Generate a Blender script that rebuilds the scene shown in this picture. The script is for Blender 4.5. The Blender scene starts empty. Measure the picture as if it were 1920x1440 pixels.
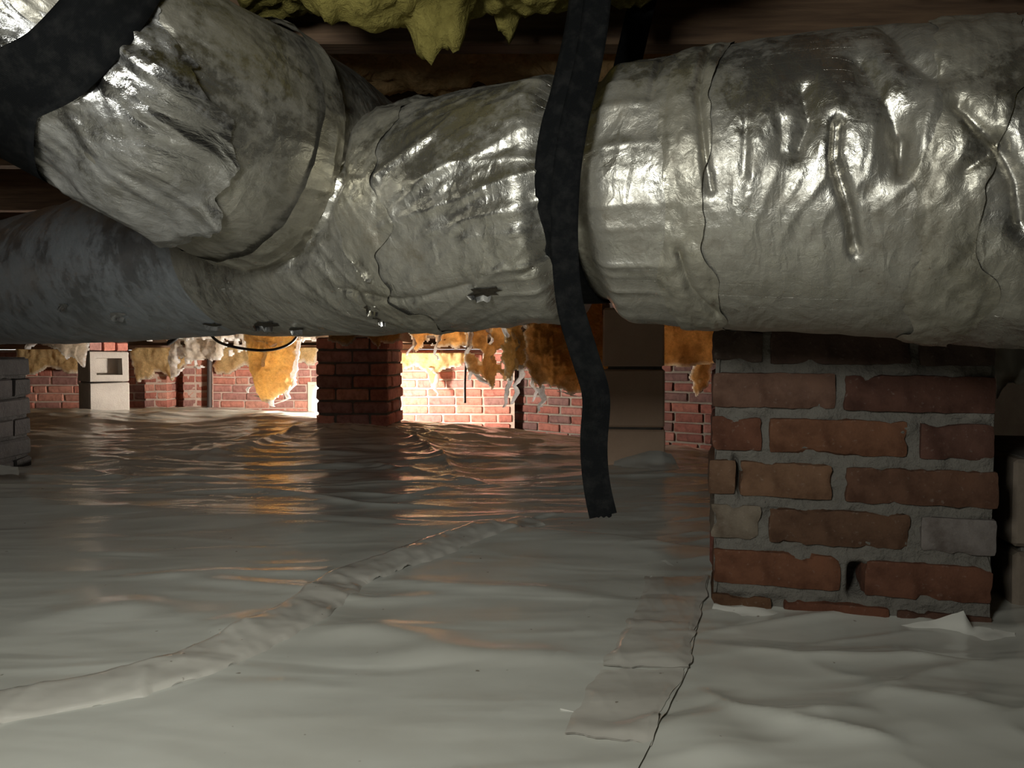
import bpy, math, random
import numpy as np
from mathutils import Matrix, Vector

# ------------------------------------------------------------------ camera, world, lights, exposure
sc = bpy.context.scene
COL = sc.collection
F = 1440.0
CAM = np.array([0.0, 0.0, 0.37])
PIT = math.radians(2.0)
cam = bpy.data.cameras.new('camera'); cam.sensor_width = 36; cam.lens = 27.0; cam.clip_start = 0.02
camo = bpy.data.objects.new('camera', cam); COL.objects.link(camo)
camo.location = CAM; camo.rotation_euler = (math.pi/2 - PIT, 0, 0)
sc.camera = camo

wd = bpy.data.worlds.new('sky'); sc.world = wd; wd.use_nodes = True
bg = wd.node_tree.nodes['Background']
bg.inputs['Color'].default_value = (0.93, 0.97, 1.0, 1); bg.inputs['Strength'].default_value = 6.0

def area(name, loc, target, power, size, size_y, color, spread=180):
    l = bpy.data.lights.new(name, 'AREA'); l.energy = power; l.color = color
    l.shape = 'RECTANGLE'; l.size = size; l.size_y = size_y; l.spread = math.radians(spread)
    o = bpy.data.objects.new(name, l); COL.objects.link(o); o.location = loc
    d = Vector(target) - Vector(loc); o.rotation_euler = d.to_track_quat('-Z', 'Y').to_euler()
    return o
# near light added beside the camera (its made-up lamp housing is built further down)
LAMP = area('added_near_light', (-0.34, -0.06, 0.64), (-0.40, 0.68, 0.53), 9.8, 0.26, 0.20, (0.97, 1.0, 0.97))

sc.view_settings.view_transform = 'Standard'
sc.view_settings.look = 'None'
sc.view_settings.gamma = 1.0
sc.view_settings.use_curve_mapping = False
sc.view_settings.exposure = 0.0

# ------------------------------------------------------------------ helpers
RNG = np.random.default_rng(7)
random.seed(7)

def at(px, py, d):
    """world point seen at photo pixel (px,py) at horizontal distance d (metres)"""
    xc = (px - 960) / F; yc = (720 - py) / F
    fy = math.cos(PIT) + yc * math.sin(PIT); fz = -math.sin(PIT) + yc * math.cos(PIT)
    k = d / fy
    return np.array([xc * k, d, CAM[2] + fz * k])

def project(v):
    z = v[..., 2] - CAM[2]; y = v[..., 1]
    d = y * math.cos(PIT) - z * math.sin(PIT); u = y * math.sin(PIT) + z * math.cos(PIT)
    return 960 + F * v[..., 0] / d, 720 - F * u / d

def _hash(i, j, k, seed):
    n = (i * 374761393 + j * 668265263 + k * 2147483647 + seed * 1274126177) & 0xFFFFFFFF
    n = ((n ^ (n >> 13)) * 1274126177) & 0xFFFFFFFF
    n = ((n ^ (n >> 16)) * 2246822519) & 0xFFFFFFFF
    return ((n ^ (n >> 15)) & 0xFFFF) / 65535.0

def vnoise(p, seed=0):
    p = np.asarray(p, float)
    f = np.floor(p); t = p - f; t = t * t * t * (t * (t * 6 - 15) + 10)
    a = f.astype(np.int64)
    r = 0
    for dx in (0, 1):
        wx = t[..., 0] if dx else 1 - t[..., 0]
        for dy in (0, 1):
            wy = t[..., 1] if dy else 1 - t[..., 1]
            for dz in (0, 1):
                wz = t[..., 2] if dz else 1 - t[..., 2]
                r = r + wx * wy * wz * _hash(a[..., 0] + dx, a[..., 1] + dy, a[..., 2] + dz, seed)
    return r * 2 - 1

def fbm(p, octv=4, seed=0, gain=0.5):
    p = np.asarray(p, float); r = 0; a = 1.0
    for o in range(octv):
        r = r + a * vnoise(p * (2.03 ** o) + 17.3 * o, seed + o); a *= gain
    return r

def ridged(p, octv=3, seed=0, gain=0.5):
    p = np.asarray(p, float); r = 0; a = 1.0
    for o in range(octv):
        n = 1 - np.abs(vnoise(p * (2.03 ** o) + 9.7 * o, seed + o)) * 2.0
        r = r + a * np.sign(n) * np.abs(n) ** 1.5; a *= gain
    return r

def tri(x, y, seed=0):
    """piecewise flat facets: linear interpolation over a triangulated random lattice"""
    i = np.floor(x); j = np.floor(y); fx = x - i; fy = y - j; i = i.astype(np.int64); j = j.astype(np.int64); k = np.zeros_like(i)
    h = lambda a, b: _hash(i + a, j + b, k, seed) * 2 - 1
    v00, v10, v01, v11 = h(0, 0), h(1, 0), h(0, 1), h(1, 1)
    return np.where(fx + fy < 1, v00 + (v10 - v00) * fx + (v01 - v00) * fy, v11 + (v01 - v11) * (1 - fx) + (v10 - v11) * (1 - fy))

def crumple(s, v, f, seed):
    o = 0 * s
    wx = s + .35 / f * vnoise(st(s * f * .8, v * f * .8, o), seed + 40); wy = v + .35 / f * vnoise(st(s * f * .8, v * f * .8, o + 5), seed + 41)
    r = 0
    for q, a in ((1.0, 1.0), (2.1, .45), (4.6, .2)):
        c, n_ = math.cos(q * 1.3), math.sin(q * 1.3)
        r = r + a * tri((wx * c - wy * n_) * f * q, (wx * n_ + wy * c) * f * q, seed + int(q * 10))
    return r

def st(*a):
    return np.stack(np.broadcast_arrays(*a), -1)

def smooth(a, b, x):
    t = np.clip((x - a) / (b - a), 0, 1); return t * t * (3 - 2 * t)

def link(o, parent=None):
    COL.objects.link(o)
    if parent is not None: o.parent = parent
    return o

def tag(o, label=None, cat=None, group=None, kind=None):
    if label: o['label'] = label
    if cat: o['category'] = cat
    if group: o['group'] = group
    if kind: o['kind'] = kind
    return o

def empty(name, loc=(0, 0, 0), rz=0.0):
    o = bpy.data.objects.new(name, None); o.empty_display_size = 0.05
    o.location = loc; o.rotation_euler = (0, 0, rz); COL.objects.link(o); return o

def raw_mesh(name, v, f, sm=True, uv=None):
    me = bpy.data.meshes.new(name)
    v = np.asarray(v, np.float32).reshape(-1, 3); f = np.asarray(f, np.int32)
    nf, k = f.shape
    me.vertices.add(len(v)); me.vertices.foreach_set('co', v.ravel())
    me.loops.add(nf * k); me.loops.foreach_set('vertex_index', f.ravel())
    me.polygons.add(nf); me.polygons.foreach_set('loop_start', np.arange(0, nf * k, k, dtype=np.int32))
    me.polygons.foreach_set('loop_total', np.full(nf, k, np.int32))
    me.update(calc_edges=True)
    if uv is not None:
        l = me.uv_layers.new(name='UVMap')
        l.data.foreach_set('uv', np.asarray(uv, np.float32).reshape(-1, 2)[f.ravel()].ravel())
    if sm: me.polygons.foreach_set('use_smooth', np.ones(nf, bool))
    me.validate(); me.update()
    return me

def mobj(name, me, mat, parent=None):
    o = bpy.data.objects.new(name, me)
    if mat is not None: me.materials.append(mat)
    return link(o, parent)

def attr(me, name, vals):
    a = me.attributes.new(name, 'FLOAT', 'POINT'); a.data.foreach_set('value', np.asarray(vals, np.float32).ravel())

def quads(nu, nv, wrap_v=False):
    i = np.arange(nu - 1)[:, None]; j = np.arange(nv if wrap_v else nv - 1)[None, :]
    j2 = (j + 1) % nv
    return np.stack([i * nv + j, (i + 1) * nv + j, (i + 1) * nv + j2, i * nv + j2], -1).reshape(-1, 4)

def cbox(sx, sy, sz, bev=0.004, jit=0.0, rng=None, ctr=(0, 0, 0)):
    """chamfered box: 24 verts"""
    vs = []; hx, hy, hz = sx / 2, sy / 2, sz / 2
    b = min(bev, hx * .9, hy * .9, hz * .9)
    idx = {}
    for X in (-1, 1):
        for Y in (-1, 1):
            for Z in (-1, 1):
                for ax in range(3):
                    q = [X * hx, Y * hy, Z * hz]
                    for a in range(3):
                        if a != ax: q[a] -= (X, Y, Z)[a] * b
                    idx[(X, Y, Z, ax)] = len(vs); vs.append(q)
    v = np.array(vs)
    if jit: v = v + (rng or RNG).normal(0, jit, v.shape)
    f4 = []; f3 = []
    for ax in range(3):
        o1, o2 = [a for a in range(3) if a != ax]
        for s in (-1, 1):
            q = []
            for (a, c) in ((-1, -1), (1, -1), (1, 1), (-1, 1)):
                k = [0, 0, 0]; k[ax] = s; k[o1] = a; k[o2] = c
                q.append(idx[(*k, ax)])
            f4.append(q)
    for ax in range(3):                      # edge bevels, along axis ax
        o1, o2 = [a for a in range(3) if a != ax]
        for a in (-1, 1):
            for c in (-1, 1):
                k0 = [0, 0, 0]; k1 = [0, 0, 0]
                k0[ax] = -1; k1[ax] = 1; k0[o1] = k1[o1] = a; k0[o2] = k1[o2] = c
                f4.append([idx[(*k0, o1)], idx[(*k0, o2)], idx[(*k1, o2)], idx[(*k1, o1)]])
    for X in (-1, 1):
        for Y in (-1, 1):
            for Z in (-1, 1): f3.append([idx[(X, Y, Z, a)] for a in range(3)])
    return v + np.array(ctr), f4 + f3

def pmesh(name, v, f, sm=False):
    me = bpy.data.meshes.new(name); me.from_pydata([tuple(map(float, q)) for q in v], [], [list(map(int, q)) for q in f])
    import bmesh
    bm = bmesh.new(); bm.from_mesh(me); bmesh.ops.recalc_face_normals(bm, faces=bm.faces); bm.to_mesh(me); bm.free()
    if sm: me.polygons.foreach_set('use_smooth', np.ones(len(me.polygons), bool))
    return me

def solid_box(name, lo, hi, mat, parent=None, bev=0.003, jit=0.0):
    lo = np.array(lo, float); hi = np.array(hi, float); s = hi - lo; c = (lo + hi) / 2
    v, f = cbox(*s, bev=bev, jit=jit)
    o = mobj(name, pmesh(name, v, f), mat, parent); o.location = c
    return o

# ------------------------------------------------------------------ materials
def mat(name, base=(.5, .5, .5), rough=.7, metal=0.0, spec=.5):
    m = bpy.data.materials.new(name); m.use_nodes = True
    nt = m.node_tree; b = nt.nodes['Principled BSDF']
    b.inputs['Base Color'].default_value = (*base, 1); b.inputs['Roughness'].default_value = rough
    b.inputs['Metallic'].default_value = metal; b.inputs['Specular IOR Level'].default_value = spec
    return m, nt, b

def N(nt, typ, **kw):
    n = nt.nodes.new(typ)
    for k, v in kw.items():
        if hasattr(n, k): setattr(n, k, v)
        else: n.inputs[k].default_value = v
    return n

def coords(nt, out='Object', scale=(1, 1, 1), rot=(0, 0, 0)):
    t = N(nt, 'ShaderNodeTexCoord'); mp = N(nt, 'ShaderNodeMapping')
    mp.inputs['Scale'].default_value = scale; mp.inputs['Rotation'].default_value = rot
    nt.links.new(t.outputs[out], mp.inputs['Vector']); return mp.outputs['Vector']

def noise(nt, vec, scale, detail=4, rough=.55, dist=0.0):
    n = N(nt, 'ShaderNodeTexNoise', Scale=scale, Detail=detail, Roughness=rough, Distortion=dist)
    nt.links.new(vec, n.inputs['Vector']); return n.outputs['Fac']

def ramp(nt, fac, stops):
    r = N(nt, 'ShaderNodeValToRGB'); e = r.color_ramp.elements
    while len(e) < len(stops): e.new(0.5)
    for k, (p, c) in enumerate(stops):
        e[k].position = p; e[k].color = (*c, 1) if len(c) == 3 else c
    nt.links.new(fac, r.inputs['Fac']); return r.outputs['Color']

def mixc(nt, fac, a, b, mode='MIX'):
    m = N(nt, 'ShaderNodeMix', data_type='RGBA', blend_type=mode)
    for s, i in ((fac, 0), (a, 6), (b, 7)):
        if isinstance(s, (int, float)): m.inputs[i].default_value = s
        elif isinstance(s, tuple): m.inputs[i].default_value = (*s, 1)
        else: nt.links.new(s, m.inputs[i])
    return m.outputs[2]

def math_(nt, op, a, b=0.0):
    m = N(nt, 'ShaderNodeMath', operation=op)
    for i, s in enumerate((a, b)):
        if isinstance(s, (int, float)): m.inputs[i].default_value = s
        else: nt.links.new(s, m.inputs[i])
    return m.outputs[0]

def bump(nt, b, h, strength, dist, prev=None):
    n = N(nt, 'ShaderNodeBump', Strength=strength, Distance=dist); nt.links.new(h, n.inputs['Height'])
    if prev is not None: nt.links.new(prev, n.inputs['Normal'])
    nt.links.new(n.outputs['Normal'], b.inputs['Normal']); return n.outputs['Normal']

def foil(name, light, dark, rough, metal, dirt=.5, scrim=0.0, crinkle=.5, crs=40, aniso=(1, .5, 1)):
    m, nt, b = mat(name, light, rough, metal)
    uv = coords(nt, 'UV'); ob = coords(nt, 'Object')
    d1 = noise(nt, ob, 7, 8, .68); d2 = noise(nt, ob, 45, 6, .7)
    dm = math_(nt, 'ADD', math_(nt, 'MULTIPLY', d1, .65), math_(nt, 'MULTIPLY', d2, .35))
    c = ramp(nt, dm, [(.36, dark), (.36 + .3 * (1.2 - dirt), light)])
    specks = ramp(nt, noise(nt, ob, 130, 3, .6), [(.26, (.12, .09, .06)), (.31, (1, 1, 1))])
    c = mixc(nt, dirt * .6, c, mixc(nt, 1.0, c, specks, 'MULTIPLY'))
    nt.links.new(c, b.inputs['Base Color'])
    mt = ramp(nt, dm, [(.34, (.25 * metal,) * 3), (.55, (metal,) * 3)]); nt.links.new(mt, b.inputs['Metallic'])
    rr = ramp(nt, dm, [(.36, (min(1, rough + .3),) * 3), (.6, (rough,) * 3)]); nt.links.new(rr, b.inputs['Roughness'])
    v = N(nt, 'ShaderNodeTexVoronoi', feature='DISTANCE_TO_EDGE', Scale=crs)
    wv = coords(nt, 'UV', (1, .55, 1)); 
    nz = N(nt, 'ShaderNodeTexNoise', Scale=14.0, Detail=3.0); nt.links.new(wv, nz.inputs['Vector'])
    vv = N(nt, 'ShaderNodeVectorMath', operation='MULTIPLY_ADD'); nt.links.new(nz.outputs['Color'], vv.inputs[0])
    vv.inputs[1].default_value = (.09, .09, .09); nt.links.new(wv, vv.inputs[2]); nt.links.new(vv.outputs[0], v.inputs['Vector'])
    n1 = bump(nt, b, v.outputs['Distance'], crinkle * .4, .006)
    rn = N(nt, 'ShaderNodeTexNoise', noise_type='RIDGED_MULTIFRACTAL', Scale=crs * .55, Detail=5.0, Roughness=.6, Distortion=.5)
    nt.links.new(coords(nt, 'UV', aniso), rn.inputs['Vector'])
    n1 = bump(nt, b, rn.outputs['Fac'], crinkle, .0035, n1)
    n1 = bump(nt, b, noise(nt, uv, 90, 5, .7, .6), crinkle * .5, .003, n1)
    if scrim:
        sx = N(nt, 'ShaderNodeSeparateXYZ'); nt.links.new(uv, sx.inputs[0])
        w = None
        for o, k in ((0, 66.0), (1, 60.0)):
            fr = math_(nt, 'FRACT', math_(nt, 'MULTIPLY', sx.outputs[o], k))
            ln = math_(nt, 'GREATER_THAN', math_(nt, 'ABSOLUTE', math_(nt, 'SUBTRACT', fr, .5)), .44)
            w = ln if w is None else math_(nt, 'MAXIMUM', w, ln)
        bump(nt, b, w, scrim, .0012, n1)
    return m

M = {}
M['foil'] = foil('foil_jacket', (.46, .44, .385), (.17, .15, .11), .22, .92, .6, .6, .75, 40)
M['foil_clean'] = foil('foil_sleeve', (.42, .41, .39), (.27, .26, .24), .14, .98, .2, 0, 1.0, 13, (1, 1, 1))
M['foil_elbow'] = foil('foil_elbow', (.42, .40, .345), (.18, .16, .12), .24, .93, .45, .25, .75, 44, (.4, 1, 1))
M['foil_tape'] = foil('foil_tape', (.42, .395, .325), (.16, .14, .10), .23, .9, .7, .0, .8, 30)
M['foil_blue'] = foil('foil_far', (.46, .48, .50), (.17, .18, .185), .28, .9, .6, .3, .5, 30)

def brickmat():
    m, nt, b = mat('brick_clay', (.4, .15, .09), .9, 0, .25)
    oi = N(nt, 'ShaderNodeObjectInfo'); ob = coords(nt, 'Object')
    n1 = noise(nt, ob, 22, 6, .65); n2 = noise(nt, ob, 140, 3, .6)
    mott = ramp(nt, n1, [(.30, (.55, .5, .47)), (.55, (1, 1, 1)), (.8, (1.18, 1.12, 1.05))])
    c = mixc(nt, 1.0, oi.outputs['Color'], mott, 'MULTIPLY')
    c = mixc(nt, ramp(nt, n2, [(.62, (0, 0, 0)), (.80, (.22, .22, .22))]), c, (.42, .37, .31))
    nt.links.new(c, b.inputs['Base Color'])
    n = bump(nt, b, n2, .35, .003); bump(nt, b, n1, .5, .006, n)
    return m
M['brick'] = brickmat()

def rough_mat(name, c1, c2, scale=20, bs=.5, bd=.005, rough=.92, fine=160):
    m, nt, b = mat(name, c1, rough, 0, .2)
    ob = coords(nt, 'Object')
    n1 = noise(nt, ob, scale, 7, .65); n2 = noise(nt, ob, fine, 4, .65)
    nt.links.new(mixc(nt, n2, ramp(nt, n1, [(.3, c2), (.68, c1)]), c1, 'MIX'), b.inputs['Base Color'])
    n = bump(nt, b, n2, bs, bd * .6); bump(nt, b, n1, bs, bd, n)
    return m
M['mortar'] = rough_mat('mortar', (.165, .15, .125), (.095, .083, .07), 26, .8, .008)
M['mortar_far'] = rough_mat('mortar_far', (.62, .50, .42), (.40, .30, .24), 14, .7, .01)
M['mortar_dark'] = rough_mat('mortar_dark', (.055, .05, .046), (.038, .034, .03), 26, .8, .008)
M['block'] = rough_mat('concrete_block', (.42, .39, .35), (.26, .24, .21), 12, .6, .006)
M['block_brown'] = rough_mat('brown_block', (.66, .46, .32), (.52, .35, .24), 9, .4, .004)
M['block_tan'] = rough_mat('tan_block', (.22, .175, .13), (.15, .115, .085), 9, .4, .004)
M['cream'] = rough_mat('cream_paint', (.78, .70, .55), (.60, .50, .38), 9, .3, .002, .6)

def woodmat(name, c1, c2):
    m, nt, b = mat(name, c1, .8, 0, .25)
    v = coords(nt, 'Object', (3, 40, 40))
    n1 = noise(nt, v, 2.2, 6, .6, .4)
    nt.links.new(ramp(nt, n1, [(.3, c2), (.7, c1)]), b.inputs['Base Color']); bump(nt, b, n1, .3, .003)
    return m
M['wood'] = woodmat('joist_wood', (.17, .105, .06), (.075, .045, .028))
M['wood_sill'] = woodmat('sill_wood', (.38, .25, .18), (.22, .13, .09))
M['subfloor'] = woodmat('subfloor_wood', (.14, .09, .055), (.07, .045, .03))

def insulmat(name, c1, c2, pale, trans=.45):
    m = bpy.data.materials.new(name); m.use_nodes = True; nt = m.node_tree
    b = nt.nodes['Principled BSDF']; out = nt.nodes['Material Output']
    b.inputs['Roughness'].default_value = 1.0; b.inputs['Specular IOR Level'].default_value = .05
    ob = coords(nt, 'Object')
    n1 = noise(nt, ob, 9, 7, .65, .5); n2 = noise(nt, ob, 70, 5, .7, .8)
    c = ramp(nt, n1, [(.3, c2), (.65, c1)])
    at_ = N(nt, 'ShaderNodeAttribute', attribute_name='thin')
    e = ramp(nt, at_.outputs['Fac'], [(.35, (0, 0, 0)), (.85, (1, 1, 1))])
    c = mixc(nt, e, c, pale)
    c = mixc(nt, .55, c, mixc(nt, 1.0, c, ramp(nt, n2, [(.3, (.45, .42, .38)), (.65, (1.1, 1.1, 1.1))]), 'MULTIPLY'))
    nt.links.new(c, b.inputs['Base Color'])
    n = bump(nt, b, n2, .8, .008); bump(nt, b, n1, .6, .02, n)
    t = N(nt, 'ShaderNodeBsdfTranslucent'); nt.links.new(c, t.inputs['Color'])
    mx = N(nt, 'ShaderNodeMixShader'); mx.inputs[0].default_value = trans
    nt.links.new(b.outputs[0], mx.inputs[1]); nt.links.new(t.outputs[0], mx.inputs[2]); nt.links.new(mx.outputs[0], out.inputs['Surface'])
    return m
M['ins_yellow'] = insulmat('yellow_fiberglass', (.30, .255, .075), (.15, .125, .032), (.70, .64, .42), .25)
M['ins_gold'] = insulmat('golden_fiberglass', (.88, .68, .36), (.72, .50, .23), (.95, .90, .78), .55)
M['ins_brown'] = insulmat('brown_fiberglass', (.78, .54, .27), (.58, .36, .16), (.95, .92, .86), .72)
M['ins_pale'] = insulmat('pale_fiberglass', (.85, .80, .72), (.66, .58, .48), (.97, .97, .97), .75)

def webmat():
    m, nt, b = mat('black_webbing', (.012, .0125, .013), .75, 0, .05)
    uv = coords(nt, 'UV')
    w = N(nt, 'ShaderNodeTexWave', wave_type='BANDS', bands_direction='X', Scale=300.0, Distortion=.2); nt.links.new(uv, w.inputs['Vector'])
    w2 = N(nt, 'ShaderNodeTexWave', wave_type='BANDS', bands_direction='Y', Scale=220.0, Distortion=.2); nt.links.new(uv, w2.inputs['Vector'])
    n = bump(nt, b, w.outputs['Fac'], .35, .0006); bump(nt, b, w2.outputs['Fac'], .3, .0006, n)
    d = noise(nt, coords(nt, 'Object'), 60, 4, .7)
    nt.links.new(ramp(nt, d, [(.45, (.0045, .0048, .005)), (.75, (.013, .0127, .012))]), b.inputs['Base Color'])
    return m
M['web'] = webmat()

def linermat(name, c1, c2, rough, bs, clear=0.0):
    m, nt, b = mat(name, c1, rough, 0, .5)
    ob = coords(nt, 'Object')
    n1 = noise(nt, ob, 3.0, 5, .6); spots = noise(nt, ob, 60, 2, .5)
    c = ramp(nt, n1, [(.3, c2), (.62, c1)])
    c = mixc(nt, ramp(nt, spots, [(.745, (0, 0, 0)), (.78, (.7, .7, .7))]), c, (.16, .12, .08))
    nt.links.new(c, b.inputs['Base Color'])
    w = noise(nt, coords(nt, 'Object', (.55, 1.8, 1), (0, 0, .12)), 5.5, 1.5, .45, .8)
    w2 = noise(nt, coords(nt, 'Object', (1, 1.4, 1), (0, 0, -.5)), 22, 2, .5, .4)
    rn = N(nt, 'ShaderNodeTexNoise', noise_type='RIDGED_MULTIFRACTAL', Scale=2.6, Detail=1.5, Roughness=.4, Distortion=.7)
    nt.links.new(coords(nt, 'Object', (.5, 1.7, 1), (0, 0, .15)), rn.inputs['Vector'])
    n = bump(nt, b, w, bs, .025); n = bump(nt, b, rn.outputs['Fac'], bs * 1.3, .014, n); bump(nt, b, w2, bs * .3, .005, n)
    b.inputs['Coat Weight'].default_value = clear; b.inputs['Coat Roughness'].default_value = .12
    return m
M['liner'] = linermat('vapor_liner', (.60, .59, .52), (.52, .50, .43), .155, .24)
M['liner_tape'] = linermat('liner_tape', (.56, .53, .46), (.46, .42, .36), .12, .35)
M['liner_white'] = linermat('liner_scrap', (.62, .60, .53), (.50, .48, .42), .35, .3)
M['black'] = mat('black_plastic', (.012, .012, .012), .5)[0]
M['dark_tear'] = rough_mat('dark_tear', (.035, .028, .018), (.01, .008, .006), 60, .6, .004)
M['pipe'] = mat('dark_pipe', (.05, .04, .035), .6)[0]
M['metal_grey'] = mat('grey_housing', (.25, .25, .25), .45, .3)[0]
m_, nt_, b_ = mat('lamp_lens', (1, 1, 1), .4)
b_.inputs['Emission Color'].default_value = (1, .90, .79, 1); b_.inputs['Emission Strength'].default_value = 880.0
M['lens'] = m_

# ------------------------------------------------------------------ ground
CTRL = np.array([(0, -1, 0), (-2, -1, 0), (2, -1, 0), (0, .4, 0), (-1.4, .5, 0), (1.4, .5, 0), (.45, 1.1, -.004), (-.5, 1.2, 0), (1.6, 1.4, 0), (-1.45, 2.35, .01),
                 (-2.6, 2.4, .0), (.43, 2.7, .012), (1.5, 2.8, -.06), (-.2, 2.4, .0), (-.82, 3.95, .015), (-.82, 4.4, .0), (-1.6, 3.8, -.02), (-2.6, 4.9, .03), (-3.6, 4.6, .035), (-1.75, 4.9, .01), (-.4, 4.8, -.055), (.1, 4.8, -.105),
                 (-3.8, 6.0, -.075), (-4.6, 6.0, -.07), (-2.9, 6.4, -.09), (-2, 6.4, -.10), (-1.4, 6.4, -.12), (-.7, 5.8, -.16), (0, 5.8, -.20), (.3, 5.5, -.22), (1.0, 5.0, -.23),
                 (1.55, 4.6, -.23), (2.5, 4, -.22), (0, 4.2, -.07), (.7, 3.7, -.10), (-.2, 3.3, -.03), (-4.6, 2.5, 0), (3, 2, -.03), (-3, .5, 0), (3, .5, 0)], float)
def _tps():
    n = len(CTRL); P = CTRL[:, :2]
    d2 = ((P[:, None] - P[None]) ** 2).sum(-1)
    K = np.where(d2 > 0, d2 * np.log(np.maximum(d2, 1e-12)) * .5, 0) + np.eye(n) * .25
    A = np.zeros((n + 3, n + 3)); A[:n, :n] = K; A[:n, n] = 1; A[:n, n + 1:] = P; A[n, :n] = 1; A[n + 1:, :n] = P.T
    return np.linalg.solve(A, np.concatenate([CTRL[:, 2], np.zeros(3)]))
TPS = _tps()
def ground_base(x, y):
    x = np.asarray(x, float); y = np.asarray(y, float); r = TPS[-3] + TPS[-2] * x + TPS[-1] * y
    for k in range(len(CTRL)):
        d2 = (x - CTRL[k, 0]) ** 2 + (y - CTRL[k, 1]) ** 2
        r = r + TPS[k] * np.where(d2 > 1e-12, d2 * np.log(np.maximum(d2, 1e-12)) * .5, 0)
    return r

def seg_dist(x, y, pts):
    """distance to a polyline, signed side, param"""
    best = np.full(np.shape(x), 1e9); side = np.zeros(np.shape(x)); par = np.zeros(np.shape(x)); L = 0
    for (a, b) in zip(pts[:-1], pts[1:]):
        dx, dy = b[0] - a[0], b[1] - a[1]; l2 = dx * dx + dy * dy; l = math.sqrt(l2)
        t = np.clip(((x - a[0]) * dx + (y - a[1]) * dy) / l2, 0, 1)
        d = np.hypot(x - a[0] - t * dx, y - a[1] - t * dy)
        s = np.sign((x - a[0]) * dy - (y - a[1]) * dx)
        m = d < best
        best = np.where(m, d, best); side = np.where(m, s, side); par = np.where(m, L + t * l, par); L += l
    return best, side, par

def floor_px(px, py, z=0.0):
    xc = (px - 960) / F; yc = (720 - py) / F
    fy = math.cos(PIT) + yc * math.sin(PIT); fz = -math.sin(PIT) + yc * math.cos(PIT)
    d = (z - CAM[2]) / fz * fy
    return (xc * d / fy, d)

FOLD = [floor_px(-300, 935), floor_px(0, 950), floor_px(300, 968), floor_px(600, 985), floor_px(900, 1000), floor_px(1150, 1018), floor_px(1330, 1040), floor_px(1500, 1050)]
SEAM = [floor_px(-250, 1390), floor_px(0, 1330), floor_px(200, 1290), floor_px(360, 1245), floor_px(480, 1190), floor_px(560, 1150), floor_px(640, 1090), floor_px(760, 1050), floor_px(920, 1003), floor_px(990, 985)]
EDGE = [floor_px(1330, 1085), floor_px(1316, 1130), floor_px(1303, 1190), floor_px(1290, 1250), floor_px(1262, 1310), floor_px(1222, 1390), floor_px(1195, 1440), floor_px(1150, 1560)]
FOLDS2 = [  # (points in the photo, width m, height m)
    ([(330, 1085), (520, 1108), (700, 1125), (900, 1110)], .014, .010),
    ([(200, 1088), (420, 1078), (590, 1082), (640, 1070)], .012, .008),
    ([(700, 1088), (830, 1098), (1000, 1105), (1200, 1125)], .016, .010),
    ([(570, 1180), (700, 1178), (800, 1195), (900, 1220)], .020, .010),
    ([(680, 1222), (800, 1220), (1000, 1222), (1120, 1240)], .022, .012),
    ([(1300, 1280), (1380, 1330), (1480, 1345), (1660, 1330)], .025, .014),
    ([(1260, 1330), (1300, 1360), (1370, 1440)], .035, .022),
    ([(1320, 1200), (1500, 1225), (1700, 1225), (1900, 1250)], .020, .010),
    ([(1420, 1345), (1560, 1370), (1720, 1400)], .022, .014),
    ([(1600, 1290), (1760, 1310), (1920, 1330)], .03, .010),
    ([(400, 1010), (700, 1020), (900, 1030)], .05, .008),
    ([(0, 1180), (200, 1150), (330, 1130)], .03, .010),
    ([(100, 1130), (300, 1150), (420, 1180)], .03, .008),
    ([(420, 1160), (450, 1180), (400, 1200)], .02, .008),
    ([(100, 840), (400, 830), (600, 800)], .04, .02),
    ([(400, 880), (700, 870), (860, 905), (1000, 930)], .03, .02),
    ([(250, 935), (500, 925), (700, 955), (900, 960)], .025, .016),
    ([(735, 806), (800, 835), (870, 905)], .035, .03),
    ([(740, 800), (850, 820), (960, 830)], .035, .025),
    ([(590, 803), (480, 840), (330, 870)], .035, .03),
    ([(60, 880), (250, 905), (500, 900)], .03, .016),
    ([(640, 930), (760, 940), (900, 915)], .025, .016),
]
FOLDS2 = [([floor_px(*p, z=-.0) for p in pts], w, h) for pts, w, h in FOLDS2]

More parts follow.
